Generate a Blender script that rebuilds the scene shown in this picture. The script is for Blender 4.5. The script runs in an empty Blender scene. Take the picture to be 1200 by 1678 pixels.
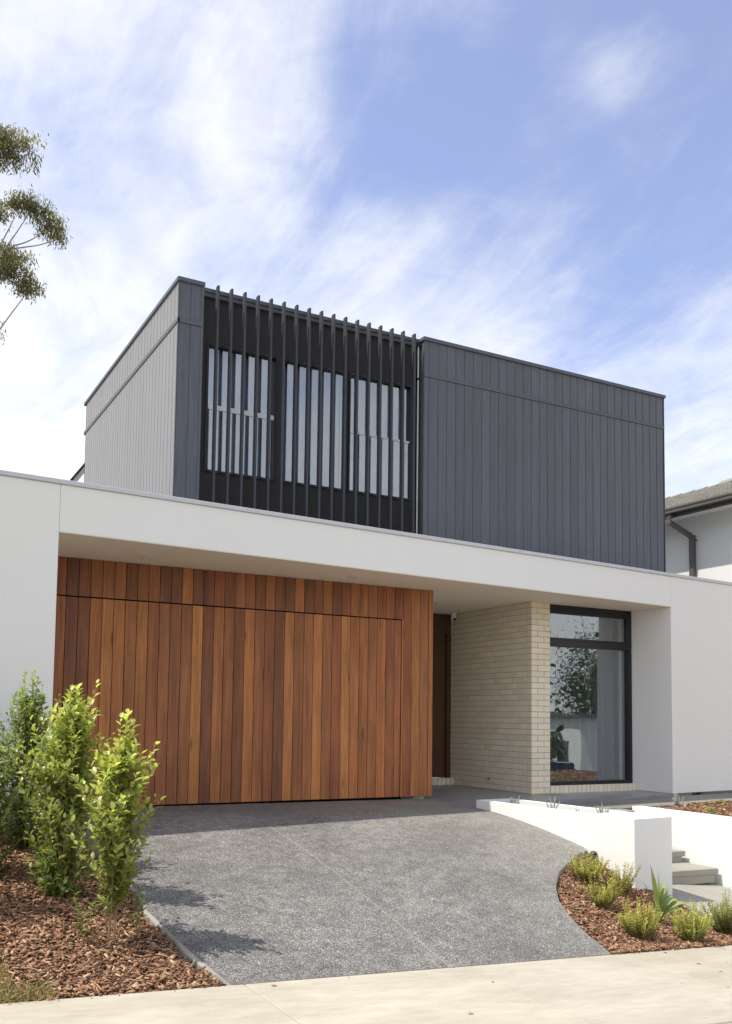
import bpy, bmesh, math, random
import numpy as np
from math import radians as R, sin, cos, pi, hypot
from mathutils import Vector, Matrix
random.seed(7); rng = np.random.default_rng(7)
S = bpy.context.scene
COL = S.collection

# ------------------------------------------------------------------ camera
cd = bpy.data.cameras.new('camera'); cam = bpy.data.objects.new('camera', cd); COL.objects.link(cam)
yaw, pitch, roll = -0.4997443, 0.0726470, 0.0128178
fw = Vector((-sin(yaw)*cos(pitch), cos(yaw)*cos(pitch), sin(pitch)))
rt = Vector((cos(yaw), sin(yaw), 0)); up = rt.cross(fw)
r2 = cos(roll)*rt + sin(roll)*up; u2 = -sin(roll)*rt + cos(roll)*up
m = Matrix((r2, u2, -fw)).transposed().to_4x4(); m.translation = (-1.663, -9.2832, 1.0599)
cam.matrix_world = m
cd.sensor_fit = 'HORIZONTAL'; cd.sensor_width = 36; cd.lens = 36*1526.2485/1200
cd.shift_x = (600-598.775)/1200; cd.shift_y = (1067.86-839)/1200
cd.clip_start = .05; cd.clip_end = 2000
S.camera = cam

# ------------------------------------------------------------------ light
SUNV = Vector((-.58, .14, 1)).normalized()          # towards the sun
sl = bpy.data.lights.new('sun', 'SUN'); so = bpy.data.objects.new('sun', sl); COL.objects.link(so)
so.rotation_euler = SUNV.to_track_quat('Z', 'Y').to_euler()
sl.energy = 2.2; sl.angle = R(.53); sl.color = (1, .94, .845)
W = bpy.data.worlds.new('World'); S.world = W; W.use_nodes = True
nt = W.node_tree; nt.nodes.clear(); N = nt.nodes.new; L = nt.links.new
SKY_STRENGTH = .15
def world():
    out = N('ShaderNodeOutputWorld'); bg = N('ShaderNodeBackground'); bg.inputs[1].default_value = SKY_STRENGTH
    sky = N('ShaderNodeTexSky'); sky.sky_type = 'NISHITA'; sky.sun_disc = False
    sky.sun_elevation = math.asin(SUNV.z); sky.sun_rotation = math.atan2(SUNV.x, SUNV.y)
    sky.air_density = 1.0; sky.dust_density = .3; sky.ozone_density = 3.0
    tc = N('ShaderNodeTexCoord'); nrm = N('ShaderNodeVectorMath'); nrm.operation = 'NORMALIZE'; L(tc.outputs['Generated'], nrm.inputs[0])
    sep = N('ShaderNodeSeparateXYZ'); L(nrm.outputs[0], sep.inputs[0])
    def mth(op, a, b=None, c=None, clamp=False):
        n = N('ShaderNodeMath'); n.operation = op; n.use_clamp = clamp
        for i, v in enumerate((a, b, c)):
            if v is None: continue
            if isinstance(v, (int, float)): n.inputs[i].default_value = v
            else: L(v, n.inputs[i])
        return n.outputs[0]
    def rng_(v, a, b, c, d):
        n = N('ShaderNodeMapRange'); n.interpolation_type = 'SMOOTHSTEP'
        L(v, n.inputs[0]); 
        for i, x in enumerate((a, b, c, d)): n.inputs[i+1].default_value = x
        return n.outputs[0]
    z = mth('MAXIMUM', sep.outputs[2], .0)
    den = mth('ADD', z, .22)
    cx = mth('DIVIDE', sep.outputs[0], den); cy = mth('DIVIDE', sep.outputs[1], den)
    cmb = N('ShaderNodeCombineXYZ'); L(cx, cmb.inputs[0]); L(cy, cmb.inputs[1])
    def noise(scale, det, rough, dist, rotz, sx, sy, off):
        mp = N('ShaderNodeMapping'); mp.inputs['Rotation'].default_value = (0, 0, rotz); mp.inputs['Scale'].default_value = (sx, sy, 1); mp.inputs['Location'].default_value = off
        L(cmb.outputs[0], mp.inputs[0]); n = N('ShaderNodeTexNoise'); L(mp.outputs[0], n.inputs['Vector'])
        n.inputs['Scale'].default_value = scale; n.inputs['Detail'].default_value = det; n.inputs['Roughness'].default_value = rough; n.inputs['Distortion'].default_value = dist
        return n.outputs['Fac']
    n1 = noise(1.7, 10, .60, .7, R(30), 1, .85, (3.1, 1.7, 0))       # banks
    n2 = noise(3.2, 10, .66, 1.8, R(48), 1, .42, (7.3, 2.2, 0))     # wind-drawn streaks
    n3 = noise(9.0, 8, .6, .6, R(20), 1, .8, (1.3, 5.2, 0))         # small mottling
    def blob(d, r0, r1, w):
        v = N('ShaderNodeVectorMath'); v.operation = 'DOT_PRODUCT'; L(nrm.outputs[0], v.inputs[0]); v.inputs[1].default_value = Vector(d).normalized()
        return rng_(v.outputs['Value'], cos(R(r1)), cos(R(r0)), 0, w)
    acc = mth('MULTIPLY_ADD', n1, 1.25, -.62)
    acc = mth('ADD', acc, mth('MULTIPLY_ADD', n2, 1.15, -.58))
    acc = mth('ADD', acc, mth('MULTIPLY_ADD', n3, .70, -.35))
    acc = mth('ADD', acc, rng_(sep.outputs[2], .56, .10, 0, .62))             # cloudier near the horizon
    sx = N('ShaderNodeVectorMath'); sx.operation = 'DOT_PRODUCT'; L(nrm.outputs[0], sx.inputs[0]); sx.inputs[1].default_value = Vector((-.55, .72, .25)).normalized()
    acc = mth('ADD', acc, rng_(sx.outputs['Value'], .15, .85, 0, .42))        # and towards the sun's side
    acc = mth('ADD', acc, rng_(sep.outputs[1], .25, -.5, 0, .28))              # unseen cloud added behind the camera to brighten the shaded front
    for b in (((.2243, .7593, .6108), 2, 11, .06), ((.29, .775, .565), 1, 6, .20), ((.43, .665, .615), .5, 5, .22),
              ((.582, .573, .577), .1, 3.0, .20), ((.560, .590, .582), .1, 2.4, .14), ((.535, .607, .587), .1, 2.4, .12), ((.39, .727, .564), 1, 8, -.26), ((.44, .69, .575), 1, 7, -.26), ((.60, .60, .55), 3, 16, -.36)):
        acc = mth('ADD', acc, blob(*b))
    mask = rng_(acc, -.42, 1.0, 0.13, .96)
    c = N('ShaderNodeRGB'); c.outputs[0].default_value = (3.60, 3.60, 3.56, 1)
    sat = N('ShaderNodeMix'); sat.data_type = 'RGBA'; sat.blend_type = 'MULTIPLY'; sat.inputs[0].default_value = 1
    L(sky.outputs[0], sat.inputs[6]); sat.inputs[7].default_value = (.70, .62, .70, 1)
    mx = N('ShaderNodeMix'); mx.data_type = 'RGBA'; L(mask, mx.inputs[0]); L(sat.outputs[2], mx.inputs[6]); L(c.outputs[0], mx.inputs[7])
    L(mx.outputs[2], bg.inputs[0]); L(bg.outputs[0], out.inputs[0])
world()
S.view_settings.view_transform = 'Standard'; S.view_settings.look = 'None'; S.view_settings.gamma = 1; S.view_settings.use_curve_mapping = False
S.view_settings.exposure = 1.12
S.render.engine = 'CYCLES'
S.cycles.max_bounces = 10; S.cycles.diffuse_bounces = 5; S.cycles.transparent_max_bounces = 16

# ------------------------------------------------------------------ materials
def newmat(name):
    m = bpy.data.materials.new(name); m.use_nodes = True
    n = m.node_tree; n.nodes.clear()
    out = n.nodes.new('ShaderNodeOutputMaterial'); p = n.nodes.new('ShaderNodeBsdfPrincipled'); n.links.new(p.outputs[0], out.inputs[0])
    return m, n, p, out
def mat(name, col, rough=.7, var=.06, scale=6., bump=0., bscale=None, stretch=(1, 1, 1), metal=0, spec=.5, objcol=False, detail=6, col2=None, coords='Object'):
    m, n, p, out = newmat(name); k = n.links.new
    tc = n.nodes.new('ShaderNodeTexCoord'); mp = n.nodes.new('ShaderNodeMapping'); mp.inputs['Scale'].default_value = stretch
    src = tc.outputs[coords]
    oi = n.nodes.new('ShaderNodeObjectInfo')
    if objcol:
        ad = n.nodes.new('ShaderNodeVectorMath'); ad.operation = 'MULTIPLY_ADD'; ad.inputs[1].default_value = (37, 91, 53)
        k(oi.outputs['Random'], ad.inputs[0]); k(src, ad.inputs[2]); src = ad.outputs[0]
    k(src, mp.inputs[0])
    nz = n.nodes.new('ShaderNodeTexNoise'); nz.inputs['Scale'].default_value = scale; nz.inputs['Detail'].default_value = detail; nz.inputs['Roughness'].default_value = .6
    k(mp.outputs[0], nz.inputs['Vector'])
    mx = n.nodes.new('ShaderNodeMix'); mx.data_type = 'RGBA'; k(nz.outputs['Fac'], mx.inputs[0])
    c2 = col2
    mx.inputs[6].default_value = (*[max(0, c*(1-var*2)) for c in col], 1); mx.inputs[7].default_value = (*(c2 or [min(1, c*(1+var*2)) for c in col]), 1)
    last = mx.outputs[2]
    if objcol:
        mu = n.nodes.new('ShaderNodeMix'); mu.data_type = 'RGBA'; mu.blend_type = 'MULTIPLY'; mu.inputs[0].default_value = 1
        k(last, mu.inputs[6]); k(oi.outputs['Color'], mu.inputs[7]); last = mu.outputs[2]
    k(last, p.inputs['Base Color']); p.inputs['Roughness'].default_value = rough; p.inputs['Metallic'].default_value = metal
    p.inputs['Specular IOR Level'].default_value = spec
    if bump:
        nb = n.nodes.new('ShaderNodeTexNoise'); nb.inputs['Scale'].default_value = bscale or scale*8; nb.inputs['Detail'].default_value = 5
        k(mp.outputs[0], nb.inputs['Vector']); b = n.nodes.new('ShaderNodeBump'); b.inputs['Strength'].default_value = bump; b.inputs['Distance'].default_value = .01
        k(nb.outputs['Fac'], b.inputs['Height']); k(b.outputs[0], p.inputs['Normal'])
    return m
M = {}
M['render'] = mat('white_render', (.88, .868, .835), .85, .014, 1.1, .10, 180)
M['planter'] = mat('planter_render', (.83, .83, .81), .8, .012, 2.2, .10, 160)
M['soffit'] = mat('soffit_paint', (.92, .83, .68), .8, .01, 2)
M['capwhite'] = mat('pale_metal_capping', (.60, .61, .64), .45, .03, 3, metal=0)
M['charcoal'] = mat('charcoal_weatherboard', (.104, .114, .138), .62, .19, 5, .35, 60, (6, 6, .35), objcol=True, spec=.3)
M['darkcore'] = mat('dark_backing', (.02, .02, .022), .8)
M['darktrim'] = mat('charcoal_metal', (.102, .111, .130), .45, .05, 8, spec=.35)
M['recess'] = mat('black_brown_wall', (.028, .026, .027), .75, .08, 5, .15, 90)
M['slat'] = mat('slat_metal', (.070, .075, .088), .55, .05, 6, spec=.12, objcol=True)
M['frame'] = mat('black_aluminium', (.012, .012, .015), .38, .05, 8)
M['mortar'] = mat('cream_mortar', (.50, .45, .36), .95, .05, 20, .2)
M['brick'] = mat('cream_brick', (.85, .765, .615), .8, .04, 9, .35, 60, objcol=True)
M['bluestone'] = mat('bluestone_tile', (.26, .265, .285), .28, .10, 6, .04, 60, objcol=True)
M['sillpipe'] = mat('pale_aluminium', (.82, .80, .74), .35, .02)
M['rail'] = mat('white_aluminium', (.72, .74, .78), .35, .02)
M['door'] = mat('dark_timber_door', (.085, .042, .020), .45, .18, 4, .1, 60, (9, 9, .5))
M['concrete'] = mat('step_concrete', (.33, .32, .275), .85, .07, 3, .12, 120)
M['joint'] = mat('joint_filler', (.31, .30, .27), .85, .1, 30)
M['redjoint'] = mat('expansion_joint', (.22, .13, .09), .9, .2, 30)
M['soil'] = mat('mulch_ground', (.10, .052, .03), .95, .3, 14, .8, 60)
M['chalk'] = mat('blue_grey_leaf', (.30, .37, .30), .6, .12, 20)
M['ground'] = mat('dry_ground', (.17, .16, .10), .95, .2, .8, .2, 30)
M['grass'] = mat('lawn', (.055, .085, .022), .9, .35, 1.5, .6, 60)
M['asphalt'] = mat('asphalt', (.11, .11, .112), .9, .15, 5, .4, 200)
M['bark'] = mat('pale_stem_bark', (.30, .20, .115), .85, .2, 20, .4, 80)
M['eucbark'] = mat('gum_bark', (.36, .30, .25), .8, .3, 4, .3, 40, (1, 1, .3))
M['twig'] = mat('dry_twig', (.50, .36, .22), .8, .15, 20)
M['rock'] = mat('dark_rock', (.07, .065, .06), .85, .25, 10, .5, 40)
M['white_plastic'] = mat('white_plastic', (.78, .77, .74), .3, .01)
M['blackgloss'] = mat('black_lens', (.01, .01, .01), .08, 0)
M['rooftile'] = mat('grey_roof_tile', (.235, .225, .195), .9, .2, 5, .4, 40)
M['nwall'] = mat('neighbour_render', (.80, .80, .77), .85, .02, 1)
M['ngutter'] = mat('grey_brown_metal', (.105, .098, .088), .45, .06, 5)
M['curtain'] = mat('sheer_curtain', (.36, .41, .52), .9, .02, 8)
M['curtain_grey'] = mat('linen_curtain', (.20, .20, .20), .9, .02, 8)
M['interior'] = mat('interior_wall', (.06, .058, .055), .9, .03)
M['rubber'] = mat('tyre_rubber', (.02, .02, .02), .8)
M['carpaint'] = mat('white_car_paint', (.78, .78, .78), .22, .005)
M['fencewood'] = mat('grey_paling', (.22, .19, .15), .9, .2, 6, .2, 50, (4, 4, .5))

def sheen(name, wt, rough, tint):
    p = [n for n in M[name].node_tree.nodes if n.type == 'BSDF_PRINCIPLED'][0]
    p.inputs['Sheen Weight'].default_value = wt; p.inputs['Sheen Roughness'].default_value = rough; p.inputs['Sheen Tint'].default_value = (*tint, 1)
sheen('charcoal', .7, .45, (1, .96, .9))          # rough-sawn boards, sheen added to lighten the sunlit side wall
def wood_mat():
    m, n, p, out = newmat('cedar_timber'); k = n.links.new
    tc = n.nodes.new('ShaderNodeTexCoord'); oi = n.nodes.new('ShaderNodeObjectInfo')
    ad = n.nodes.new('ShaderNodeVectorMath'); ad.operation = 'MULTIPLY_ADD'; ad.inputs[1].default_value = (17, 31, 43); k(oi.outputs['Random'], ad.inputs[0]); k(tc.outputs['Object'], ad.inputs[2])
    def nz(st, sc, det, dist=0):
        mp = n.nodes.new('ShaderNodeMapping'); mp.inputs['Scale'].default_value = st; k(ad.outputs[0], mp.inputs[0])
        t = n.nodes.new('ShaderNodeTexNoise'); t.inputs['Scale'].default_value = sc; t.inputs['Detail'].default_value = det; t.inputs['Distortion'].default_value = dist; t.inputs['Roughness'].default_value = .62
        k(mp.outputs[0], t.inputs['Vector']); return t.outputs['Fac']
    fine = nz((26, 26, .55), 5, 8, .3); broad = nz((7, 7, .35), 2.2, 4, .6); patch = nz((2, 2, .9), 1.6, 3)
    def ramp(v, lo, hi, a, b):
        r = n.nodes.new('ShaderNodeMapRange'); k(v, r.inputs[0])
        for i, x in enumerate((lo, hi, a, b)): r.inputs[i+1].default_value = x
        return r.outputs[0]
    a = ramp(fine, .3, .7, .62, 1.28); b = ramp(broad, .3, .7, .72, 1.24); c = ramp(patch, .3, .7, .86, 1.14)
    m1 = n.nodes.new('ShaderNodeMath'); m1.operation = 'MULTIPLY'; k(a, m1.inputs[0]); k(b, m1.inputs[1])
    m2 = n.nodes.new('ShaderNodeMath'); m2.operation = 'MULTIPLY'; k(m1.outputs[0], m2.inputs[0]); k(c, m2.inputs[1])
    sc = n.nodes.new('ShaderNodeVectorMath'); sc.operation = 'SCALE'; k(oi.outputs['Color'], sc.inputs[0]); k(m2.outputs[0], sc.inputs['Scale'])
    # a few knots
    mpk = n.nodes.new('ShaderNodeMapping'); mpk.inputs['Scale'].default_value = (7, 7, 1.3); k(ad.outputs[0], mpk.inputs[0])
    vo = n.nodes.new('ShaderNodeTexVoronoi'); vo.inputs['Scale'].default_value = .8; k(mpk.outputs[0], vo.inputs['Vector'])
    kn = ramp(vo.outputs['Distance'], .05, .11, .45, 1)
    s2 = n.nodes.new('ShaderNodeVectorMath'); s2.operation = 'SCALE'; k(sc.outputs[0], s2.inputs[0]); k(kn, s2.inputs['Scale'])
    k(s2.outputs[0], p.inputs['Base Color']); p.inputs['Roughness'].default_value = .48; p.inputs['Specular IOR Level'].default_value = .35
    bp = n.nodes.new('ShaderNodeBump'); bp.inputs['Strength'].default_value = .12; bp.inputs['Distance'].default_value = .01; k(fine, bp.inputs['Height']); k(bp.outputs[0], p.inputs['Normal'])
    return m
M['wood'] = wood_mat()

def aggregate():
    m, n, p, out = newmat('exposed_aggregate'); k = n.links.new
    tc = n.nodes.new('ShaderNodeTexCoord')
    vo = n.nodes.new('ShaderNodeTexVoronoi'); vo.inputs['Scale'].default_value = 185; k(tc.outputs['Object'], vo.inputs['Vector'])
    sp = n.nodes.new('ShaderNodeSeparateColor'); k(vo.outputs['Color'], sp.inputs[0])
    cr = n.nodes.new('ShaderNodeValToRGB'); k(sp.outputs[0], cr.inputs[0]); e = cr.color_ramp.elements; cr.color_ramp.interpolation = 'CONSTANT'
    e[0].position = 0; e[0].color = (.080, .077, .075, 1); e[1].position = .30; e[1].color = (.150, .146, .140, 1)
    for pos, c in ((.57, (.235, .228, .215)), (.74, (.34, .33, .30)), (.87, (.42, .40, .36)), (.965, (.62, .60, .55))):
        x = e.new(pos); x.color = (*c, 1)
    big = n.nodes.new('ShaderNodeTexNoise'); big.inputs['Scale'].default_value = .9; big.inputs['Detail'].default_value = 5; k(tc.outputs['Object'], big.inputs['Vector'])
    mid = n.nodes.new('ShaderNodeTexNoise'); mid.inputs['Scale'].default_value = 9; mid.inputs['Detail'].default_value = 6; k(tc.outputs['Object'], mid.inputs['Vector'])
    r1 = n.nodes.new('ShaderNodeMapRange'); k(big.outputs['Fac'], r1.inputs[0]); r1.inputs[1].default_value = .3; r1.inputs[2].default_value = .7; r1.inputs[3].default_value = .74; r1.inputs[4].default_value = 1.16
    r2_ = n.nodes.new('ShaderNodeMapRange'); k(mid.outputs['Fac'], r2_.inputs[0]); r2_.inputs[1].default_value = .3; r2_.inputs[2].default_value = .7; r2_.inputs[3].default_value = .70; r2_.inputs[4].default_value = 1.16
    mu = n.nodes.new('ShaderNodeMath'); mu.operation = 'MULTIPLY'; k(r1.outputs[0], mu.inputs[0]); k(r2_.outputs[0], mu.inputs[1])
    sc = n.nodes.new('ShaderNodeVectorMath'); sc.operation = 'SCALE'; k(cr.outputs[0], sc.inputs[0]); k(mu.outputs[0], sc.inputs['Scale'])
    # paler, sandier tone toward the planter side
    sx = n.nodes.new('ShaderNodeSeparateXYZ'); k(tc.outputs['Object'], sx.inputs[0])
    g = n.nodes.new('ShaderNodeMapRange'); k(sx.outputs[0], g.inputs[0]); g.inputs[1].default_value = 2.6; g.inputs[2].default_value = 5.2; g.inputs[3].default_value = 0; g.inputs[4].default_value = .5
    gm = n.nodes.new('ShaderNodeMath'); gm.operation = 'MULTIPLY'; k(g.outputs[0], gm.inputs[0]); k(big.outputs['Fac'], gm.inputs[1])
    mx = n.nodes.new('ShaderNodeMix'); mx.data_type = 'RGBA'; k(gm.outputs[0], mx.inputs[0]); k(sc.outputs[0], mx.inputs[6]); mx.inputs[7].default_value = (.40, .385, .31, 1)
    k(mx.outputs[2], p.inputs['Base Color']); p.inputs['Roughness'].default_value = .7
    b = n.nodes.new('ShaderNodeBump'); b.inputs['Strength'].default_value = .5; b.inputs['Distance'].default_value = .006; k(vo.outputs['Distance'], b.inputs['Height']); b.invert = True; k(b.outputs[0], p.inputs['Normal'])
    return m
M['aggregate'] = aggregate()

def footpath_mat():
    m, n, p, out = newmat('cream_concrete'); k = n.links.new
    tc = n.nodes.new('ShaderNodeTexCoord')
    def nz(sc, det, st=(1, 1, 1)):
        mp = n.nodes.new('ShaderNodeMapping'); mp.inputs['Scale'].default_value = st; k(tc.outputs['Object'], mp.inputs[0])
        t = n.nodes.new('ShaderNodeTexNoise'); t.inputs['Scale'].default_value = sc; t.inputs['Detail'].default_value = det; t.inputs['Roughness'].default_value = .65; k(mp.outputs[0], t.inputs['Vector']); return t.outputs['Fac']
    a = nz(1.1, 6, (1, 2.5, 1)); b = nz(14, 5, (.35, 1, 1)); c = nz(140, 3)
    cr = n.nodes.new('ShaderNodeValToRGB'); k(a, cr.inputs[0]); e = cr.color_ramp.elements
    e[0].position = .32; e[0].color = (.405, .368, .285, 1); e[1].position = .75; e[1].color = (.545, .502, .405, 1)
    r = n.nodes.new('ShaderNodeMapRange'); k(b, r.inputs[0]); r.inputs[1].default_value = .3; r.inputs[2].default_value = .7; r.inputs[3].default_value = .9; r.inputs[4].default_value = 1.08
    r2_ = n.nodes.new('ShaderNodeMapRange'); k(c, r2_.inputs[0]); r2_.inputs[1].default_value = .3; r2_.inputs[2].default_value = .7; r2_.inputs[3].default_value = .92; r2_.inputs[4].default_value = 1.08
    mu = n.nodes.new('ShaderNodeMath'); mu.operation = 'MULTIPLY'; k(r.outputs[0], mu.inputs[0]); k(r2_.outputs[0], mu.inputs[1])
    oi = n.nodes.new('ShaderNodeObjectInfo')
    sc = n.nodes.new('ShaderNodeVectorMath'); sc.operation = 'SCALE'; k(cr.outputs[0], sc.inputs[0]); k(mu.outputs[0], sc.inputs['Scale'])
    s2 = n.nodes.new('ShaderNodeVectorMath'); s2.operation = 'MULTIPLY'; k(sc.outputs[0], s2.inputs[0]); k(oi.outputs['Color'], s2.inputs[1])
    k(s2.outputs[0], p.inputs['Base Color']); p.inputs['Roughness'].default_value = .85
    bb = n.nodes.new('ShaderNodeBump'); bb.inputs['Strength'].default_value = .15; bb.inputs['Distance'].default_value = .004; k(c, bb.inputs['Height']); k(bb.outputs[0], p.inputs['Normal'])
    return m
M['footpath'] = footpath_mat()

def attr_mat(name, rough=.8, trans=0., spec=.4):
    """colour comes from the per-piece attribute 'tone'"""
    m, n, p, out = newmat(name); k = n.links.new
    at = n.nodes.new('ShaderNodeAttribute'); at.attribute_name = 'tone'
    k(at.outputs['Color'], p.inputs['Base Color']); p.inputs['Roughness'].default_value = rough; p.inputs['Specular IOR Level'].default_value = spec
    if trans:
        t = n.nodes.new('ShaderNodeBsdfTranslucent'); mx = n.nodes.new('ShaderNodeMixShader'); mx.inputs[0].default_value = trans
        ye = n.nodes.new('ShaderNodeMix'); ye.data_type = 'RGBA'; ye.blend_type = 'MULTIPLY'; ye.inputs[0].default_value = 1; k(at.outputs['Color'], ye.inputs[6]); ye.inputs[7].default_value = (1.5, 1.45, .7, 1)
        k(ye.outputs[2], t.inputs[0]); k(p.outputs[0], mx.inputs[1]); k(t.outputs[0], mx.inputs[2]); k(mx.outputs[0], out.inputs[0])
    return m
M['chips'] = attr_mat('bark_chip', .85)
M['leaf'] = attr_mat('glossy_leaf', .34, .42, .5)
M['matleaf'] = attr_mat('matt_leaf', .5, .36, .3)
M['eucleaf'] = attr_mat('gum_leaf', .5, .35, .4)

def glass_mat(name, f0, tint):
    m = bpy.data.materials.new(name); m.use_nodes = True; n = m.node_tree; n.nodes.clear(); k = n.links.new
    out = n.nodes.new('ShaderNodeOutputMaterial'); mx = n.nodes.new('ShaderNodeMixShader')
    t = n.nodes.new('ShaderNodeBsdfTransparent'); t.inputs[0].default_value = (*tint, 1); g = n.nodes.new('ShaderNodeBsdfGlossy'); g.inputs['Roughness'].default_value = .0; g.inputs[0].default_value = (.93, .96, 1, 1)
    # very slight waviness of the pane
    tc = n.nodes.new('ShaderNodeTexCoord'); nz = n.nodes.new('ShaderNodeTexNoise'); nz.inputs['Scale'].default_value = 1.6; nz.inputs['Detail'].default_value = 1; k(tc.outputs['Object'], nz.inputs['Vector'])
    b = n.nodes.new('ShaderNodeBump'); b.inputs['Strength'].default_value = .10; b.inputs['Distance'].default_value = .02; k(nz.outputs['Fac'], b.inputs['Height']); k(b.outputs[0], g.inputs['Normal'])
    lw = n.nodes.new('ShaderNodeLayerWeight'); lw.inputs[0].default_value = .5
    pw = n.nodes.new('ShaderNodeMath'); pw.operation = 'POWER'; k(lw.outputs['Facing'], pw.inputs[0]); pw.inputs[1].default_value = 4
    ma = n.nodes.new('ShaderNodeMath'); ma.operation = 'MULTIPLY_ADD'; k(pw.outputs[0], ma.inputs[0]); ma.inputs[1].default_value = 1-f0; ma.inputs[2].default_value = f0
    k(ma.outputs[0], mx.inputs[0]); k(t.outputs[0], mx.inputs[1]); k(g.outputs[0], mx.inputs[2]); k(mx.outputs[0], out.inputs[0])
    return m
M['glass'] = glass_mat('window_glass', .19, (.82, .86, .88))
M['carglass'] = glass_mat('car_glass', .06, (.12, .14, .14))

# ------------------------------------------------------------------ helpers
class MB:
    def __init__(s): s.v = []; s.f = []
    def box(s, x0, x1, y0, y1, z0, z1):
        b = len(s.v); s.v += [(x0, y0, z0), (x1, y0, z0), (x1, y1, z0), (x0, y1, z0), (x0, y0, z1), (x1, y0, z1), (x1, y1, z1), (x0, y1, z1)]
        s.f += [tuple(b+i for i in q) for q in ((0, 3, 2, 1), (4, 5, 6, 7), (0, 1, 5, 4), (1, 2, 6, 5), (2, 3, 7, 6), (3, 0, 4, 7))]; return s
    def prism(s, poly, z0, z1):
        """poly: ccw xy list; z0/z1 number or function of (x, y)"""
        b = len(s.v); n = len(poly); f0 = z0 if callable(z0) else (lambda x, y: z0); f1 = z1 if callable(z1) else (lambda x, y: z1)
        s.v += [(x, y, f0(x, y)) for x, y in poly] + [(x, y, f1(x, y)) for x, y in poly]
        s.f += [tuple(b+i for i in reversed(range(n))), tuple(b+n+i for i in range(n))]
        s.f += [(b+i, b+(i+1) % n, b+n+(i+1) % n, b+n+i) for i in range(n)]; return s
    def tube(s, pts, rad, seg=8, cap=True):
        pts = [Vector(p) for p in pts]; rad = [float(r_) for r_ in rad] if isinstance(rad, (list, tuple)) else [float(rad)]*len(pts); b = len(s.v)
        ref = Vector((.31, .77, .55))
        for i, p in enumerate(pts):
            d = (pts[min(i+1, len(pts)-1)]-pts[max(i-1, 0)]).normalized(); a = d.cross(ref)
            if a.length < .05: a = d.cross(Vector((1, 0, 0)))
            a.normalize(); c = d.cross(a)
            for j in range(seg):
                t = 2*pi*j/seg; s.v.append(tuple(p+rad[i]*(cos(t)*a+sin(t)*c)))
        for i in range(len(pts)-1):
            for j in range(seg): s.f.append((b+i*seg+j, b+i*seg+(j+1) % seg, b+(i+1)*seg+(j+1) % seg, b+(i+1)*seg+j))
        if cap: s.f.append(tuple(b+j for j in reversed(range(seg)))); s.f.append(tuple(b+(len(pts)-1)*seg+j for j in range(seg)))
        return s
    def lathe(s, prof, c=(0, 0, 0), seg=20):
        b = len(s.v)
        for r, z in prof:
            for j in range(seg): s.v.append((c[0]+r*cos(2*pi*j/seg), c[1]+r*sin(2*pi*j/seg), c[2]+z))
        for i in range(len(prof)-1):
            for j in range(seg): s.f.append((b+i*seg+j, b+i*seg+(j+1) % seg, b+(i+1)*seg+(j+1) % seg, b+(i+1)*seg+j))
        s.f.append(tuple(b+j for j in reversed(range(seg)))); s.f.append(tuple(b+(len(prof)-1)*seg+j for j in range(seg)))
        return s
    def quad(s, *p):
        b = len(s.v); s.v += [tuple(q) for q in p]; s.f.append(tuple(range(b, b+len(p)))); return s
    def mesh(s, name, bevel=0., seg=1, smooth=False):
        me = bpy.data.meshes.new(name); me.from_pydata(s.v, [], s.f); me.update()
        if bevel:
            bm = bmesh.new(); bm.from_mesh(me); bmesh.ops.bevel(bm, geom=list(bm.edges), offset=bevel, segments=seg, profile=.5, affect='EDGES', clamp_overlap=True)
            bmesh.ops.recalc_face_normals(bm, faces=bm.faces); bm.to_mesh(me); bm.free()
        else:
            bm = bmesh.new(); bm.from_mesh(me); bmesh.ops.recalc_face_normals(bm, faces=bm.faces); bm.to_mesh(me); bm.free()
        if smooth: me.polygons.foreach_set('use_smooth', [True]*len(me.polygons))
        return me
    def build(s, name, m, parent=None, bevel=0., seg=1, smooth=False, **kw):
        return link(name, s.mesh(name, bevel, seg, smooth), m, parent, **kw)
def link(name, me, m=None, parent=None, loc=(0, 0, 0), rz=0., color=None, kind=None, label=None, cat=None, group=None):
    o = bpy.data.objects.new(name, me); COL.objects.link(o)
    if m is not None and me is not None and not me.materials: me.materials.append(M[m] if isinstance(m, str) else m)
    if parent: o.parent = parent
    o.location = loc; o.rotation_euler = (0, 0, rz)
    if color: o.color = (*color, 1)
    tag(o, label, cat, group, kind); return o
def tag(o, label=None, cat=None, group=None, kind=None):
    if label: o['label'] = label
    if cat: o['category'] = cat
    if group: o['group'] = group
    if kind: o['kind'] = kind
    return o
def empty(name, loc=(0, 0, 0), label=None, cat=None, group=None, rz=0):
    o = bpy.data.objects.new(name, None); COL.objects.link(o); o.location = loc; o.rotation_euler = (0, 0, rz); o.empty_display_size = .2
    return tag(o, label, cat, group)
def copy_tree(o, parent=None):
    c = o.copy(); COL.objects.link(c)
    if parent: c.parent = parent
    for ch in o.children: copy_tree(ch, c)
    return c

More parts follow.
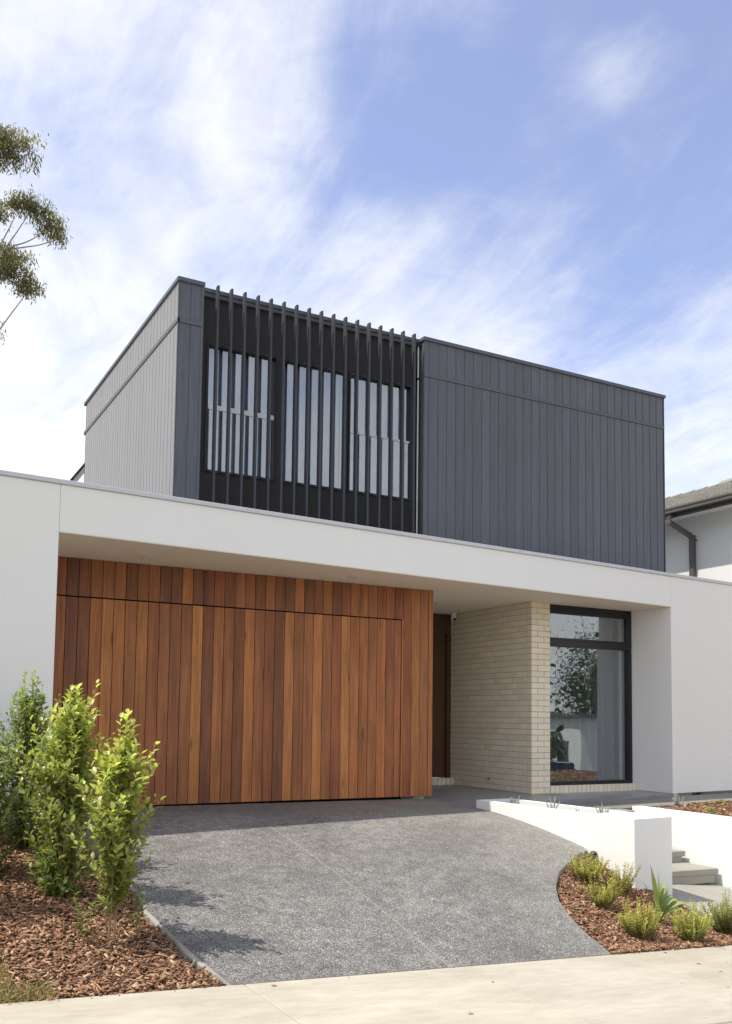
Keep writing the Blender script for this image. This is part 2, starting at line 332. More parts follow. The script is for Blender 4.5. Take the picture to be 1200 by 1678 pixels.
# ------------------------------------------------------------------ terrain functions
PHI = 0.0988738; CP, SP = cos(PHI), sin(PHI)
def F(s, t): return (s*CP-t*SP, s*SP+t*CP)               # facade coordinates -> world
YE0, YES, SX = -3.80, .02, -.0540538
def yf(x): return YE0+YES*(x+.9)                          # house-side edge of the footpath
def ze(x): return -.504+SX*(x+.899)                       # street falls to the right
def zd(x, y):
    t = max(0, min(1, (.1-y)/(.1-yf(x)))); p = 1.2+.35*max(0, min(1, x/5))
    return (.03-.005*max(0, min(5.2, x)))*(1-t)+ze(x)*t**p
LE = [(1.45, -.05), (.0, .06), (-1., .2), (-2.1, .31), (-2.5, .262), (-2.84, .302), (-3.2, .337), (-3.4, .371), (-3.80, .45)]
RE = [(1.45, 5.262), (1.0, 5.19), (.19, 5.085), (.0, 5.035), (-.665, 5.075), (-1.34, 5.125), (-1.70, 5.15), (-1.77, 5.10), (-1.84, 4.93), (-2.01, 4.66), (-2.24, 4.33), (-2.51, 4.06), (-2.80, 3.85), (-3.05, 3.735), (-3.38, 3.645), (-3.80, 3.612)]
def interp(tab, y):
    ys = [-a for a, _ in tab]; return float(np.interp(-y, ys, [b for _, b in tab]))
def zleft(x, y):                                          # left garden bed
    t = max(0, min(1, (.1-y)/(.1-yf(x)))); w = min(1, (y-yf(x))/.5); e = max(0, interp(LE, y)-x)
    z = zd(max(x, -.2), y)-(SX*(min(x, -.2)+.2)*-t)
    return z-.045*max(0, w)-.015+.035*min(1, e/.6)*max(0, w)
def zright(x, y):                                         # lower right garden bed
    w = max(0, min(1, (y-yf(x))/.7)); e = max(0, x-interp(RE, y))
    return zd(x, y)-.05*min(1, w*3)-.21*min(1, e/1.7)*w-.008

# ------------------------------------------------------------------ ground, road
def sheet(name, xs, ys, fz, m, kind='structure', thick=0):
    v = []; f = []
    for y in ys:
        for x in xs: v.append((x, y, fz(x, y)))
    n = len(xs)
    for j in range(len(ys)-1):
        for i in range(n-1): f.append((j*n+i, j*n+i+1, (j+1)*n+i+1, (j+1)*n+i))
    b = MB(); b.v = v; b.f = f; return b.build(name, m, kind=kind)
zfar = lambda x, y: ze(max(-60, min(60, x)))
sheet('ground', [-400, -200, -100, -60, -30, -10, 0, 10, 30, 60, 100, 200, 400], [-400, -150, -60, -20, -4.2, 0, 5, 12, 40, 120, 400],
      lambda x, y: zfar(x, y)-.42-(.0 if y < -2 else .3), 'ground')
sheet('road', [-60, -20, -5, 0, 5, 20, 60], [-13.6, -10, -6.75], lambda x, y: zfar(x, y)-.14, 'asphalt')
kb = MB(); kb.prism([(-60, -6.75), (60, -6.75), (60, -6.6), (-60, -6.6)], lambda x, y: zfar(x, y)-.3, lambda x, y: zfar(x, y)-.005)
kb.prism([(-60, -13.75), (60, -13.75), (60, -13.6), (-60, -13.6)], lambda x, y: zfar(x, y)-.3, lambda x, y: zfar(x, y)-.005); kb.build('kerb', 'concrete', kind='structure')
sheet('bounce_pavement', [-60, -20, -5, 0, 5, 20, 60], [-6.6, -5.33], lambda x, y: zfar(x, y)-.008, 'footpath')  # unseen verge, made concrete instead of grass to bounce light onto the front
sheet('far_verge', [-60, -20, 0, 20, 60], [-22, -13.75], lambda x, y: zfar(x, y)-.01, 'grass')

# footpath: bays of concrete between tooled joints
fp = MB(); fp.prism([(-13, yf(-13)+.02), (-13, -5.33), (17, -5.33), (17, yf(17)+.02)], lambda x, y: ze(x)-.12, lambda x, y: ze(x)-.006); fp = fp.build('footpath', 'joint', kind='structure')
XJ = [2.10+1.575*k for k in range(-9, 10)]
for k in range(len(XJ)-1):
    a, b = XJ[k]+.004, XJ[k+1]-.004; c = rng.uniform(.95, 1.03)
    s_ = MB(); s_.prism([(a, yf(a)), (a, -5.32), (b, -5.32), (b, yf(b))], lambda x, y: ze(x)-.1, lambda x, y: ze(x))
    s_.build('slab', 'footpath', fp, bevel=.004, color=(c, c, c*rng.uniform(.97, 1.01)))

# driveway: two poured slabs with a joint strip
drv = empty('driveway'); tag(drv, kind='structure')
ysr = [1.45, 1.0, .6, .19, 0, -.3, -.665, -1.0, -1.34, -1.55, -1.70, -1.77, -1.84, -1.92, -2.01, -2.12, -2.24, -2.37, -2.51, -2.65, -2.80, -2.92, -3.05, -3.2, -3.38, -3.6]
def drive_slab(side):
    JX = 2.075; nn = 7; v = []; f = []
    rows = ysr+[None]
    for y in rows:
        for i in range(nn):
            t = i/(nn-1)
            y_ = y if y is not None else -3.8
            a, b = (interp(LE, y_), JX-.006) if side == 0 else (JX+.006, interp(RE, y_))
            x = a+(b-a)*t
            yy = y if y is not None else yf(x)+.008
            v.append((x, yy, zd(x, yy)))
    nr = len(rows); off = len(v); v += [(x, y, z-.14) for x, y, z in v]
    for j in range(nr-1):
        for i in range(nn-1):
            q = (j*nn+i, (j+1)*nn+i, (j+1)*nn+i+1, j*nn+i+1); f.append(q); f.append(tuple(off+k for k in reversed(q)))
    ring = [(0, i) for i in range(nn)]+[(j, nn-1) for j in range(1, nr)]+[(nr-1, i) for i in range(nn-2, -1, -1)]+[(j, 0) for j in range(nr-2, 0, -1)]
    ids = [j*nn+i for j, i in ring]
    for p, q in zip(ids, ids[1:]+ids[:1]): f.append((p, q, off+q, off+p))
    b = MB(); b.v = v; b.f = f; me = b.mesh('slab')
    # the cast edge of the slab is bare concrete
    me.materials.append(M['aggregate']); me.materials.append(M['concrete'])
    for p in me.polygons:
        if abs(p.normal.z) < .6: p.material_index = 1
    o = bpy.data.objects.new('slab', me); COL.objects.link(o); o.parent = drv
drive_slab(0); drive_slab(1)
jb = MB(); ysj = [1.2, .4, 0, -.5, -1, -1.5, -2, -2.5, -3, -3.4, yf(2.07)+.01]
for a, b in zip(ysj, ysj[1:]): jb.quad((2.0692, a, zd(2.07, a)-.003), (2.0692, b, zd(2.07, b)-.003), (2.0808, b, zd(2.08, b)-.003), (2.0808, a, zd(2.08, a)-.003))
jb.build('joint_strip', 'joint', drv)
jb = MB(); xs = np.linspace(.45, 3.61, 14)
for a, b in zip(xs, xs[1:]): jb.quad((a, yf(a), ze(a)-.002), (b, yf(b), ze(b)-.002), (b, yf(b)+.009, ze(b)-.002), (a, yf(a)+.009, ze(a)-.002))
jb.build('expansion_strip', 'redjoint', drv)
# low poured edge that keeps the mulch back on the left
eb = MB()
yl = [-1.9, -2.1, -2.3, -2.5, -2.7, -2.84, -3.0, -3.2, -3.3, -3.4, -3.55, -3.7, -3.77]
for a, b in zip(yl, yl[1:]):
    xa, xb = interp(LE, a), interp(LE, b); wa = .016+.008*sin(a*9); wb = .016+.008*sin(b*9)
    eb.quad((xa-.001, a, zd(xa, a)-.004), (xa-wa, a, zd(xa, a)-.022), (xb-wb, b, zd(xb, b)-.022), (xb-.001, b, zd(xb, b)-.004))
    eb.quad((xa-wa, a, zd(xa, a)-.022), (xa-wa-.012, a, zd(xa, a)-.13), (xb-wb-.012, b, zd(xb, b)-.13), (xb-wb, b, zd(xb, b)-.022))
eb.build('concrete_edge', 'concrete', drv)

# ------------------------------------------------------------------ the house
H = empty('house', (0, 0, 0), 'modern two storey house with white ground floor, charcoal upper box and cedar garage front', 'house')
ZS = 2.838; ZPB = 3.311; ZP = 3.357; XR = 9.2726
D1 = 1.4224; D2 = 1.59; XB = 7.0757; D3 = 3.757
def wp(s0, s1, t0, t1, z0, z1, name='wall_panel', m='render', bevel=.004, parent=H):
    return MB().box(s0, s1, t0, t1, z0, z1).build(name, m, parent, rz=PHI, bevel=bevel)
wp(-6, -.003, 0, 1.35, 1.0, ZPB); wp(-6, -.003, .0, 1.35, -.7, .997)
wp(.0, XR-.0015, 0, .30, ZS+.006, ZPB)
wp(XR+.0015, 15, 0, .85, .003, ZPB)
wp(-6, 15.05, -.022, .34, ZPB+.001, ZP, 'parapet_capping', 'capwhite', .003)
# soffit with recessed lights
sf = MB(); sf.prism([F(.002, .002), F(XR-.004, .002), F(XR-.004, .76), (9.16, 1.75), (9.16, D3+.3), (-.2, D3+.3), (-.2, .3)], ZS, ZS+.005); sf = sf.build('soffit', 'soffit', H)
dl = MB().lathe([(.062, 0), (.062, -.009), (.048, -.012), (.044, -.003)], seg=20).mesh('downlight')
for x, y in ((1.119, .93), (3.733, .95), (6.02, 2.5)): 
    o = link('downlight', dl, 'capwhite', sf, loc=(x, y, ZS+.001))
    link('lamp_lens', MB().lathe([(.036, 0), (.036, .003)], seg=16).mesh('lamp_lens'), 'interior', o, loc=(0, 0, -.0088)) if False else None
fr = MB(); fr.prism([F(-6, .34), F(15, .34), (15, 9), (-6, 9)], 3.02, 3.10).build('flat_roof', 'darktrim', H)

# boards -----------------------------------------------------------
def board_mesh(w, h, d=.02, ch=.003):
    """front-facing (-Y) board, origin bottom left at its front plane"""
    b = MB(); P = [(0, d), (0, ch), (ch, 0), (w-ch, 0), (w, ch), (w, d)]
    b.prism([(x, y) for x, y in P], 0, h); return b.mesh('board')
gd = MB().box(-.15, 4.742, D1+.022, D1+.10, .05, 2.385).build('garage_door', 'darkcore', H)
tw = MB().box(-.15, 5.228, D1+.12, D1+.16, .04, ZS-.002).box(-.15, 5.16, D1+.022, D1+.118, 2.41, ZS-.002).box(4.745, 5.16, D1+.022, D1+.118, .045, 2.40).build('timber_wall', 'darkcore', H)
T = dict(a=(.345, .122, .046), r=(.325, .106, .042), d=(.245, .092, .040), k=(.210, .084, .039), o=(.43, .162, .052), O=(.50, .198, .062), m=(.355, .135, .051), p=(.325, .118, .048))
top = 'rmrrrkdmmmdmadkokdrdmrdmddokdodrommrrdO'   # left to right, as stained
low = 'rrdoakdoOOmoampmOdoadOmrdOmmOmrOoomoaro'
pitch = .1335; gap = .0055
Xe = [4.764-pitch*n for n in range(38, -1, -1)]          # edges, left to right
bm_top = board_mesh(pitch-gap, ZS-.004-2.408); bm_low = board_mesh(pitch-gap, 2.392-.042)
def tone(c):
    k = rng.uniform(.93, 1.07); return tuple(x*k*rng.uniform(.97, 1.03) for x in T[c])
nbt = len(Xe)-1
for i in range(nbt):
    ct = top[i % len(top)]; cl = low[i % len(low)]
    if Xe[i] < -.1: continue
    link('timber_board', bm_top, 'wood', tw, (Xe[i], D1+rng.uniform(0, .0012), 2.408), color=tone(ct))
    if i < nbt-1: link('timber_board', bm_low, 'wood', gd, (Xe[i], D1+rng.uniform(0, .0012), .042), color=tone(cl))
link('timber_board', board_mesh(4.727-4.6305, 2.35), 'wood', gd, (4.6305, D1, .042), color=tone('a'))
link('timber_board', board_mesh(.020, 2.405-.042, ch=.002), 'wood', tw, (4.742, D1, .042), color=tone('O'))
bf = board_mesh(pitch-gap, ZS-.004-.042)
for i, c in enumerate('rom'): link('timber_board', bf, 'wood', tw, (4.764+pitch*i, D1, .042), color=tone(c))
link('timber_trim', board_mesh(.067, ZS-.004-.042, .08), 'wood', tw, (5.1660, D1-.004, .042), color=tone('o'))
MB().box(5.05, 5.21, D1+.16, D3+.2, -.05, ZS-.002).build('side_wall', 'render', H)
MB().box(-.2, 5.05, D1+.5, D1+.6, -.05, ZS-.002).build('inner_wall', 'darkcore', H)

# bricks -----------------------------------------------------------
core = MB().box(XB+.006, 7.434-.006, D2+.006, D3+.3, -.05, ZS-.001).box(7.43, 9.16, D2+.006, D2+.10, -.05, .093).box(5.21, XB+.01, D3-.10, D3+.05, -.05, .10).build('brick_wall', 'mortar', H)
bh, bl, bw, mj = .076, .23, .11, .010
def brick_box(lx, ly, lz): return MB().box(0, lx, 0, ly, 0, lz).mesh('brick', .003)
def bcol():
    k = rng.uniform(.93, 1.04); r = rng.random()
    c = (1, 1, 1) if r < .6 else ((1.0, .965, .92) if r < .85 else (.97, .99, 1.0)); return tuple(k*x for x in c)
side_full = brick_box(bw, bl, bh); side_half = brick_box(bw, bl/2-.005, bh); front_full = brick_box(bl, .106, bh); front_half = brick_box(bw, .106, bh); q4 = brick_box(.24, .106, bh)
ncount = 0; rest = MB(); side_list = []
for c in range(33):
    z = c*.086+.003
    # pier front: stretcher then header, swapped each course
    if c % 2: segs = ((XB, front_half, 0), (XB+.12, front_full, 0))
    else: segs = ((XB, front_full, 0), (XB+.24, front_half, 0))
    for x, me, _ in segs: link('brick', me, 'brick', core, (x, D2, z), color=bcol()); ncount += 1
    y = D2+(.116 if c % 2 else .116); k = 0
    y = D2+.110+.008 if c % 2 else D2+.110+.008
    first = True
    while y < D3-.02:
        me = side_half if (first and c % 2) else side_full; ln = bl/2-.005 if (first and c % 2) else bl
        if y+ln > D3: ln = D3-y
        side_list.append((y, z, ln)); y += ln+mj; first = False
for (y, z, ln) in sorted(side_list, key=lambda q: q[0]):
    if ncount < 285 and ln in (bl, bl/2-.005):
        link('brick', side_full if ln == bl else side_half, 'brick', core, (XB+rng.uniform(-.0012, .0012), y, z), color=bcol()); ncount += 1
    else: rest.box(XB+rng.uniform(-.0012, .0012), XB+.1, y, y+ln, z, z+bh)
rest.build('brick', 'brick', core, kind='stuff', color=(.97, .96, .94), bevel=.0025)
sb = brick_box(.076, .150, .108)
x = 7.440; k = 0
while x < 9.15: link('sill_brick', sb, 'brick', core, (x, D2, .0), color=bcol()); x += .086
x = 6.6
while x < 7.06: link('sill_brick', sb, 'brick', core, (x, D3-.13, .002), color=bcol()); x += .086
# hose tap low on the side wall
MB().tube([(XB-.03, 2.62, .16), (XB+.0, 2.62, .16)], .008).tube([(XB-.03, 2.62, .165), (XB-.035, 2.62, .13)], .007).tube([(XB-.028, 2.60, .185), (XB-.028, 2.64, .185)], .005).build('tap', 'ngutter', H)

# tall front window --------------------------------------------------
WX0, WX1, WY = 7.434, 9.160, 1.700
fwn = MB(); FZ0, FZ1 = .110, 2.838
fwn.box(WX0+.002, WX0+.042, WY-.02, WY+.09, FZ0, FZ1).box(WX1-.055, WX1-.002, WY-.03, WY+.09, FZ0, FZ1).box(WX0+.042, WX1-.055, WY-.02, WY+.09, FZ0, FZ0+.055).box(WX0+.042, WX1-.055, WY-.02, WY+.09, 2.735, FZ1).box(WX0+.042, WX1-.055, WY-.026, WY+.09, 2.205, 2.300)
fwin = fwn.build('front_window', 'frame', H, bevel=.003)
ft = MB(); ft.box(WX0+.044, WX1-.057, WY-.032, WY+.02, 2.300, 2.335).box(WX1-.098, WX1-.057, WY-.034, WY+.02, 2.335, 2.73).box(WX0+.044, WX1-.098, WY-.032, WY+.02, 2.705, 2.733).build('sash', 'frame', fwin, bevel=.002)
MB().box(WX0+.04, WX1-.05, WY+.03, WY+.036, FZ0+.05, 2.21).build('pane', 'glass', fwin)
MB().box(WX0+.04, WX1-.05, WY+.005, WY+.011, 2.30, 2.74).build('pane', 'glass', fwin)
MB().box(8.60, 8.66, WY-.008, WY+.0, 1.295, 1.32).build('window_label', 'white_plastic', fwin) if False else None
MB().box(WX1-.135, WX1-.1, WY+.10, WY+.14, .12, 2.72).build('reveal_board', 'white_plastic', fwin)
# dark room behind
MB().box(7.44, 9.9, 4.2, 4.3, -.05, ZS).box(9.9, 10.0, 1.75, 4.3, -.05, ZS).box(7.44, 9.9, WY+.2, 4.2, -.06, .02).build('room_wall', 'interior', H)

# entry door ----------------------------------------------------------
ed = MB().box(5.9, 6.975, D3-.02, D3+.03, .12, 2.49).build('entry_door', 'door', H, bevel=.003)
MB().box(6.99, 7.072, D3-.05, D3+.05, .112, 2.49).box(5.22, 7.072, D3-.045, D3+.05, 2.494, ZS-.001).box(6.975, 6.992, D3+.0, D3+.05, .112, 2.49).build('door_frame', 'door', ed, bevel=.003)
MB().box(5.22, 5.898, D3-.02, D3+.05, .102, 2.49).build('side_panel', 'door', ed, bevel=.003)
MB().tube([(6.02, D3-.07, .9), (6.02, D3-.07, 1.7)], .014).tube([(6.02, D3-.07, 1.0), (6.02, D3-.0, 1.0)], .008).tube([(6.02, D3-.07, 1.6), (6.02, D3-.0, 1.6)], .008).build('handle', 'frame', ed)

# upper storey ----------------------------------------------------------
YU, YB, ZU, ZT = 1.3008, 6.4886, 6.325, 5.777
U0, U1, U2 = 1.5086, 4.978, 9.5355
UL = 1.822                                                # right edge of the left corner section
YR = 1.46                                                 # recessed wall
uw = MB()
uw.box(U0+.022, UL-.004, YU+.022, YB, 3.1, ZU-.06).box(UL-.004, U1+.004, YR+.75, YB, 3.1, ZU-.06).box(U1+.004, U2-.004, YU+.022, YB, 3.1, ZU-.06)
uw = uw.build('upper_wall', 'darkcore', H)
cp = .1483; cg = .006
c_low = board_mesh(cp-cg, ZT-.012-3.10, .02, .004); c_top = board_mesh(cp-cg, ZU-.052-(ZT+.050), .02, .004)
def clad(me, x, y, z, rz): link('cladding_board', me, 'charcoal', uw, (x, y, z), rz, color=tuple([rng.uniform(.88, 1.08)]*3))
for (xa, n) in ((U0+.006, 2), (U1+.085, 30)):
    for i in range(n):
        for me, z in ((c_low, 3.10), (c_top, ZT+.050)): clad(me, xa+i*cp, YU, z, 0)
for me_h, z in ((ZT-.012-3.10, 3.10), (ZU-.052-(ZT+.05), ZT+.05)):
    link('cladding_board', board_mesh(.072, me_h, .02, .004), 'charcoal', uw, (U1+.006, YU, z), color=(1, 1, 1))
ns = int((YB-YU)/cp)+1
for i in range(ns):                                       # the side that faces the sun
    y = YU+.150+i*cp
    if y > YB: continue
    for me, z in ((c_low, 3.10), (c_top, ZT+.050)): clad(me, U0, y, z, -pi/2)
tr = MB().box(U0-.004, UL-.028, YU-.010, YU+.02, ZT-.008, ZT+.046).box(U1+.002, U2-.002, YU-.010, YU+.02, ZT-.008, ZT+.046).box(U0-.010, U0+.02, YU-.010, YB, ZT-.008, ZT+.046)
for q in range(3):
    b_ = MB(); b_.v = tr.v[q*8:q*8+8]; b_.f = tr.f[:6]; b_.build('cladding_trim', 'darktrim', uw, bevel=.002)
ct_ = MB().box(U0-.003, U0+.003, YU-.004, YU+.020, 3.1, ZU-.05).box(UL-.030, UL, YU-.006, YR+.1, 3.1, ZU-.05).box(U1-.0, U1+.006, YU-.004, YR+.1, 3.1, ZU-.05).box(U2-.012, U2, YU-.003, YB, 3.1, ZU-.05)
for q in range(4):
    b_ = MB(); b_.v = ct_.v[q*8:q*8+8]; b_.f = ct_.f[:6]; b_.build('corner_trim', 'darktrim', uw)
cpg = MB().box(U0-.02, UL+.008, YU-.025, YB+.02, ZU-.050, ZU).box(U1-.02, U2+.02, YU-.025, YB+.02, ZU-.050, ZU).box(UL+.008, U1-.02, 1.40, YB+.02, ZU-.052, ZU-.002)
cpg.build('roof_capping', 'darktrim', uw, bevel=.003)
MB().box(UL, U1, 1.418, 1.46, ZU-.10, ZU-.054).build('bay_fascia', 'darktrim', uw)
# recessed bay wall around the three windows
WB0, WB1 = 4.045, 5.665
rw = MB(); rw.box(UL, 1.925, YR, YR+.12, 3.1, ZU-.054).box(4.885, U1, YR, YR+.12, 3.1, ZU-.054).box(1.925, 4.885, YR, YR+.12, 3.1, WB0).box(1.925, 4.885, YR, YR+.12, WB1, ZU-.054).box(2.868, 2.935, YR, YR+.12, WB0, WB1).box(3.885, 3.895, YR, YR+.12, WB0, WB1)
rw.build('recess_wall', 'recess', uw)
def upper_window(x0, x1, sash, lab):
    f = MB(); t = .030
    y0, y1 = YR-.02, YR+.09
    f.box(x0, x0+t, y0, y1, WB0, WB1).box(x1-t, x1, y0, y1, WB0, WB1).box(x0+t, x1-t, y0, y1, WB0, WB0+t).box(x0+t, x1-t, y0, y1, WB1-t, WB1)
    w = f.build('upper_window', 'frame', uw, bevel=.002, label=lab)
    if sash:
        zr = 4.865; rh = .03 if x0 < 2 else .012
        MB().box(x0+t, x1-t, YR+.002, YR+.03, zr-rh, zr+rh).build('sash_rail', 'rail', w, bevel=.002)
        MB().box(x0+t, x1-t, YR+.012, YR+.018, WB0+t, zr-rh).build('pane', 'glass', w)
        MB().box(x0+t, x1-t, YR+.040, YR+.046, zr-rh, WB1-t).build('pane', 'glass', w)
    else: MB().box(x0+t, x1-t, YR+.030, YR+.036, WB0+t, WB1-t).build('pane', 'glass', w)
    return w
upper_window(1.925, 2.868, 1, None); upper_window(2.935, 3.885, 0, None); upper_window(3.895, 4.885, 1, None)
# cavity behind the upper windows
for o in (uw,): pass
sm = MB().box(0, .027, 0, .072, 3.1, ZU+.012).mesh('slat', .002)
for i in range(17): link('slat', sm, 'slat', H, (1.993+.1765*i, YU-.005, 0), color=tuple([rng.uniform(.95, 1.06)]*3))
MB().tube([(4.945, 1.40, 3.1), (4.945, 1.40, 6.24)], .011, 10).build('downpipe', 'sillpipe', H)  # pale tube drawn for a thin pale line at the bay's right edge
MB().box(4.925, 4.975, 1.38, 1.45, 5.74, 5.76).box(4.93, 4.975, 1.36, 1.45, 6.21, 6.26).build('pipe_bracket', 'frame', H)
# far rear skillion roof peeping past the left side
rr = MB(); rr.quad((1.60, 8.95, 5.30), (2.9, 8.95, 7.15), (2.9, 12, 7.15), (1.60, 12, 5.30))
rr.box(2.2, 9, 9.0, 12, 3.1, 5.55)
rr.build('rear_roof', 'darktrim', H)
MB().prism([(1.60, 8.92), (2.6, 8.92), (2.6, 8.95), (1.60, 8.95)], lambda x, y: 5.30+(x-1.6)*1.42-.16, lambda x, y: 5.30+(x-1.6)*1.42-.035).build('rear_fascia', 'capwhite', H)
MB().prism([(1.60, 8.90), (2.6, 8.90), (2.6, 9.0), (1.60, 9.0)], lambda x, y: 5.30+(x-1.6)*1.42-.03, lambda x, y: 5.30+(x-1.6)*1.42+.05).build('rear_barge', 'frame', H)

# porch floor ------------------------------------------------------------
pf = MB(); pf.prism([(5.10, .56), F(5.35, -.02), F(9.25, -.02), (9.16, 1.75), (7.0, 3.80), (5.21, 3.80), (5.262, 1.50)], -.12, -.005); pf = pf.build('porch_floor', 'joint', kind='structure')
def clip_poly(poly, a, b, c):                              # keep a*x+b*y+c>=0
    o = []
    for p, q in zip(poly, poly[1:]+poly[:1]):
        dp = a*p[0]+b*p[1]+c; dq = a*q[0]+b*q[1]+c
        if dp >= 0: o.append(p)
        if dp*dq < 0: t = dp/(dp-dq); o.append((p[0]+t*(q[0]-p[0]), p[1]+t*(q[1]-p[1])))
    return o
for i in range(-1, 8):
    for j in range(0, 7):
        x0, y0 = 5.05+.6*i, .05+.6*j-.0
        x0 += 0
        poly = [(x0+.002, y0+.002), (x0+.598, y0+.002), (x0+.598, y0+.598), (x0+.002, y0+.598)]
        poly = clip_poly(poly, -SP, CP, .035)               # in front: facade line
        poly = clip_poly(poly, 1, -.1296, -5.066) if poly else poly     # left: driveway edge (5.085,.19)-(5.262,1.5)
        if y0 > 1.2: poly = clip_poly(poly, 1, 0, -5.215) if poly else poly
        if y0+.598 > D2 and poly: poly = clip_poly(poly, -1, 0, 7.08) if x0 < 7.08 else (clip_poly(poly, 0, -1, D2+.02))
        if poly: poly = clip_poly(poly, -1, 0, 9.22)
        if poly: poly = clip_poly(poly, 0, -1, D3-.0)
        if poly and len(poly) > 2:
            a = .5*abs(sum(p[0]*q[1]-q[0]*p[1] for p, q in zip(poly, poly[1:]+poly[:1])))
            if a > .004: MB().prism(poly, -.06, 0.0).build('tile', 'bluestone', pf, color=tuple([rng.uniform(.88, 1.08)]*3))

# ------------------------------------------------------------------ planter, steps, wall
PLA, PLB = (5.018, .085), (5.198, -2.355)                  # long face, rear and front, top edge
PW = .56; nd = Vector((PLB[0]-PLA[0], PLB[1]-PLA[1], 0)).normalized(); pn = Vector((-nd.y, nd.x, 0))
def PL(a, b):                                             # along the face from the rear, across to the right
    p = Vector((PLA[0], PLA[1], 0))+nd*a+pn*b; return (p.x, p.y)
PLL = hypot(PLB[0]-PLA[0], PLB[1]-PLA[1])
pt = empty('planter_box', (5.3, -1.1, -.5), 'long white rendered garden planter wall beside the driveway with small grey plants on top', 'planter')
pb = MB(); w = .085
for poly in ([PL(0, 0), PL(PLL, 0), PL(PLL, w), PL(0, w)], [PL(0, PW-w), PL(PLL, PW-w), PL(PLL, PW), PL(0, PW)],
             [PL(0, w), PL(w, w), PL(w, PW-w), PL(0, PW-w)], [PL(PLL-.62, w), PL(PLL, w), PL(PLL, PW-w), PL(PLL-.62, PW-w)]):
    pb.prism(poly, -1.0, .1)
bmw = bmesh.new(); me = pb.mesh('wall')
bmw.from_mesh(me); bmesh.ops.remove_doubles(bmw, verts=bmw.verts, dist=1e-4)
seen = {}
for fc in list(bmw.faces):
    key = tuple(sorted(v.index for v in fc.verts)); seen.setdefault(key, []).append(fc)
dead = [f_ for fs in seen.values() if len(fs) > 1 for f_ in fs]
bmesh.ops.delete(bmw, geom=dead, context='FACES'); bmw.to_mesh(me); bmw.free()
o = link('wall', me, 'planter', pt); o.matrix_parent_inverse = Matrix.Translation((-5.3, 1.1, .5))
o = MB().prism([PL(w, w), PL(PLL-.62, w), PL(PLL-.62, PW-w), PL(w, PW-w)], .0, .045).build('soil', 'rock', pt); o.matrix_parent_inverse = Matrix.Translation((-5.3, 1.1, .5))

st = empty('garden_steps', (6.4, -1.8, -.71), 'grey concrete garden steps climbing between the planter and the white retaining wall', 'steps')
inv = Matrix.Translation((-6.4, 1.8, .71)); sa = -.09
ry = [-1.815, -1.335, -1.06, -.79, -.52]; rz_ = [-.575, -.441, -.308, -.175, -.042]
for i, (y, z) in enumerate(zip(ry, rz_)):
    yb = -.1
    f_ = lambda x, y0: y0+sa*(x-7.03)
    xl = 5.62; xr = 7.02
    s_ = MB(); s_.prism([(xl, f_(xl, y)), (xr, f_(xr, y)), (xr, yb-.0), (xl, yb)], z-.062, z)
    o = s_.build('tread', 'concrete', st, bevel=.004); o.matrix_parent_inverse = inv
    s_ = MB(); s_.prism([(xl, f_(xl, y)+.022), (xr-.035, f_(xr, y)+.022), (xr-.035, yb-.01), (xl, yb-.01)], z-.16, z-.063)
    o = s_.build('riser', 'concrete', st); o.matrix_parent_inverse = inv
zland = lambda x, y: -.709+min(0, (y+2.2))*.0 + max(0, (-2.2-y)/1.45)*(ze(x)+.709)
MB().prism([(5.60, -1.2), (5.75, -2.4), (5.62, -2.9), (5.80, yf(5.8)+.01), (7.02, yf(7)+.01), (7.02, -1.2)][::1], -1.1, zland).build('landing', 'concrete', kind='structure')

rwall = MB(); rwall.prism([(7.092-.0, -.40), (7.02, -3.62), (7.17, -3.62), (7.242, -.40)], -1.2, 0.0)
rwall = rwall.build('retaining_wall', 'planter', bevel=.004, label='low white rendered retaining wall on the far side of the garden steps', cat='retaining wall')
# exposed path in front of the right wall, then the raised bed
MB().prism([PL(.0, PW+.001), PL(.33, PW+.001), (7.09, -.30), (9.39, .0), (15, .62), F(15, -.025), F(5.62, -.025)], -.3, -.034).build('garden_path', 'aggregate', kind='structure')
zup = lambda x, y: -.055+.015*sin(x*3.1+y*2)+.012*sin(y*5-x)
def grid_bed(name, x0, x1, y0, y1, fz, inside, st_=.12):
    xs = np.arange(x0, x1+st_, st_); ys = np.arange(y0, y1+st_, st_); b = MB(); idx = {}
    for i in range(len(xs)-1):
        for j in range(len(ys)-1):
            if inside(.5*(xs[i]+xs[i+1]), .5*(ys[j]+ys[j+1])):
                q = []
                for a, c in ((i, j), (i+1, j), (i+1, j+1), (i, j+1)):
                    if (a, c) not in idx: idx[(a, c)] = len(b.v); b.v.append((xs[a], ys[c], fz(xs[a], ys[c])))
                    q.append(idx[(a, c)])
                b.f.append(tuple(q))
    return b.build(name, 'soil', kind='structure', smooth=True)
in_up = lambda x, y: 7.2 < x < 15 and -3.6 < y < -.30+(x-7.09)*.131-.01
grid_bed('raised_bed', 7.15, 15, -3.7, .8, zup, lambda x, y: 7.15 < x < 15 and y < -.22+(x-7.09)*.131)
in_left = lambda x, y: -4 < x < interp(LE, y)-.035-.01*sin(y*9) and yf(x)+.0 < y < F(x, 0)[1]+.0
grid_bed('left_bed', -6, .7, -3.95, .4, lambda x, y: zleft(x, max(y, yf(x)))-.012-(.1 if y < yf(x)-.0 else 0), lambda x, y: x < interp(LE, y)+.06 and y > yf(x)-.09)
def in_right(x, y):
    if y < yf(x) or y > -1.74: return False
    if x < interp(RE, y)+.012: return False
    # planter
    a = (Vector((x-PLA[0], y-PLA[1], 0))).dot(nd); b = (Vector((x-PLA[0], y-PLA[1], 0))).dot(pn)
    if 0 < a < PLL and b > 0: return False
    lim = 5.60 if y > -2.4 else float(np.interp(-y, [2.4, 2.9, 3.7], [5.60, 5.66, 5.86]))
    return x < lim
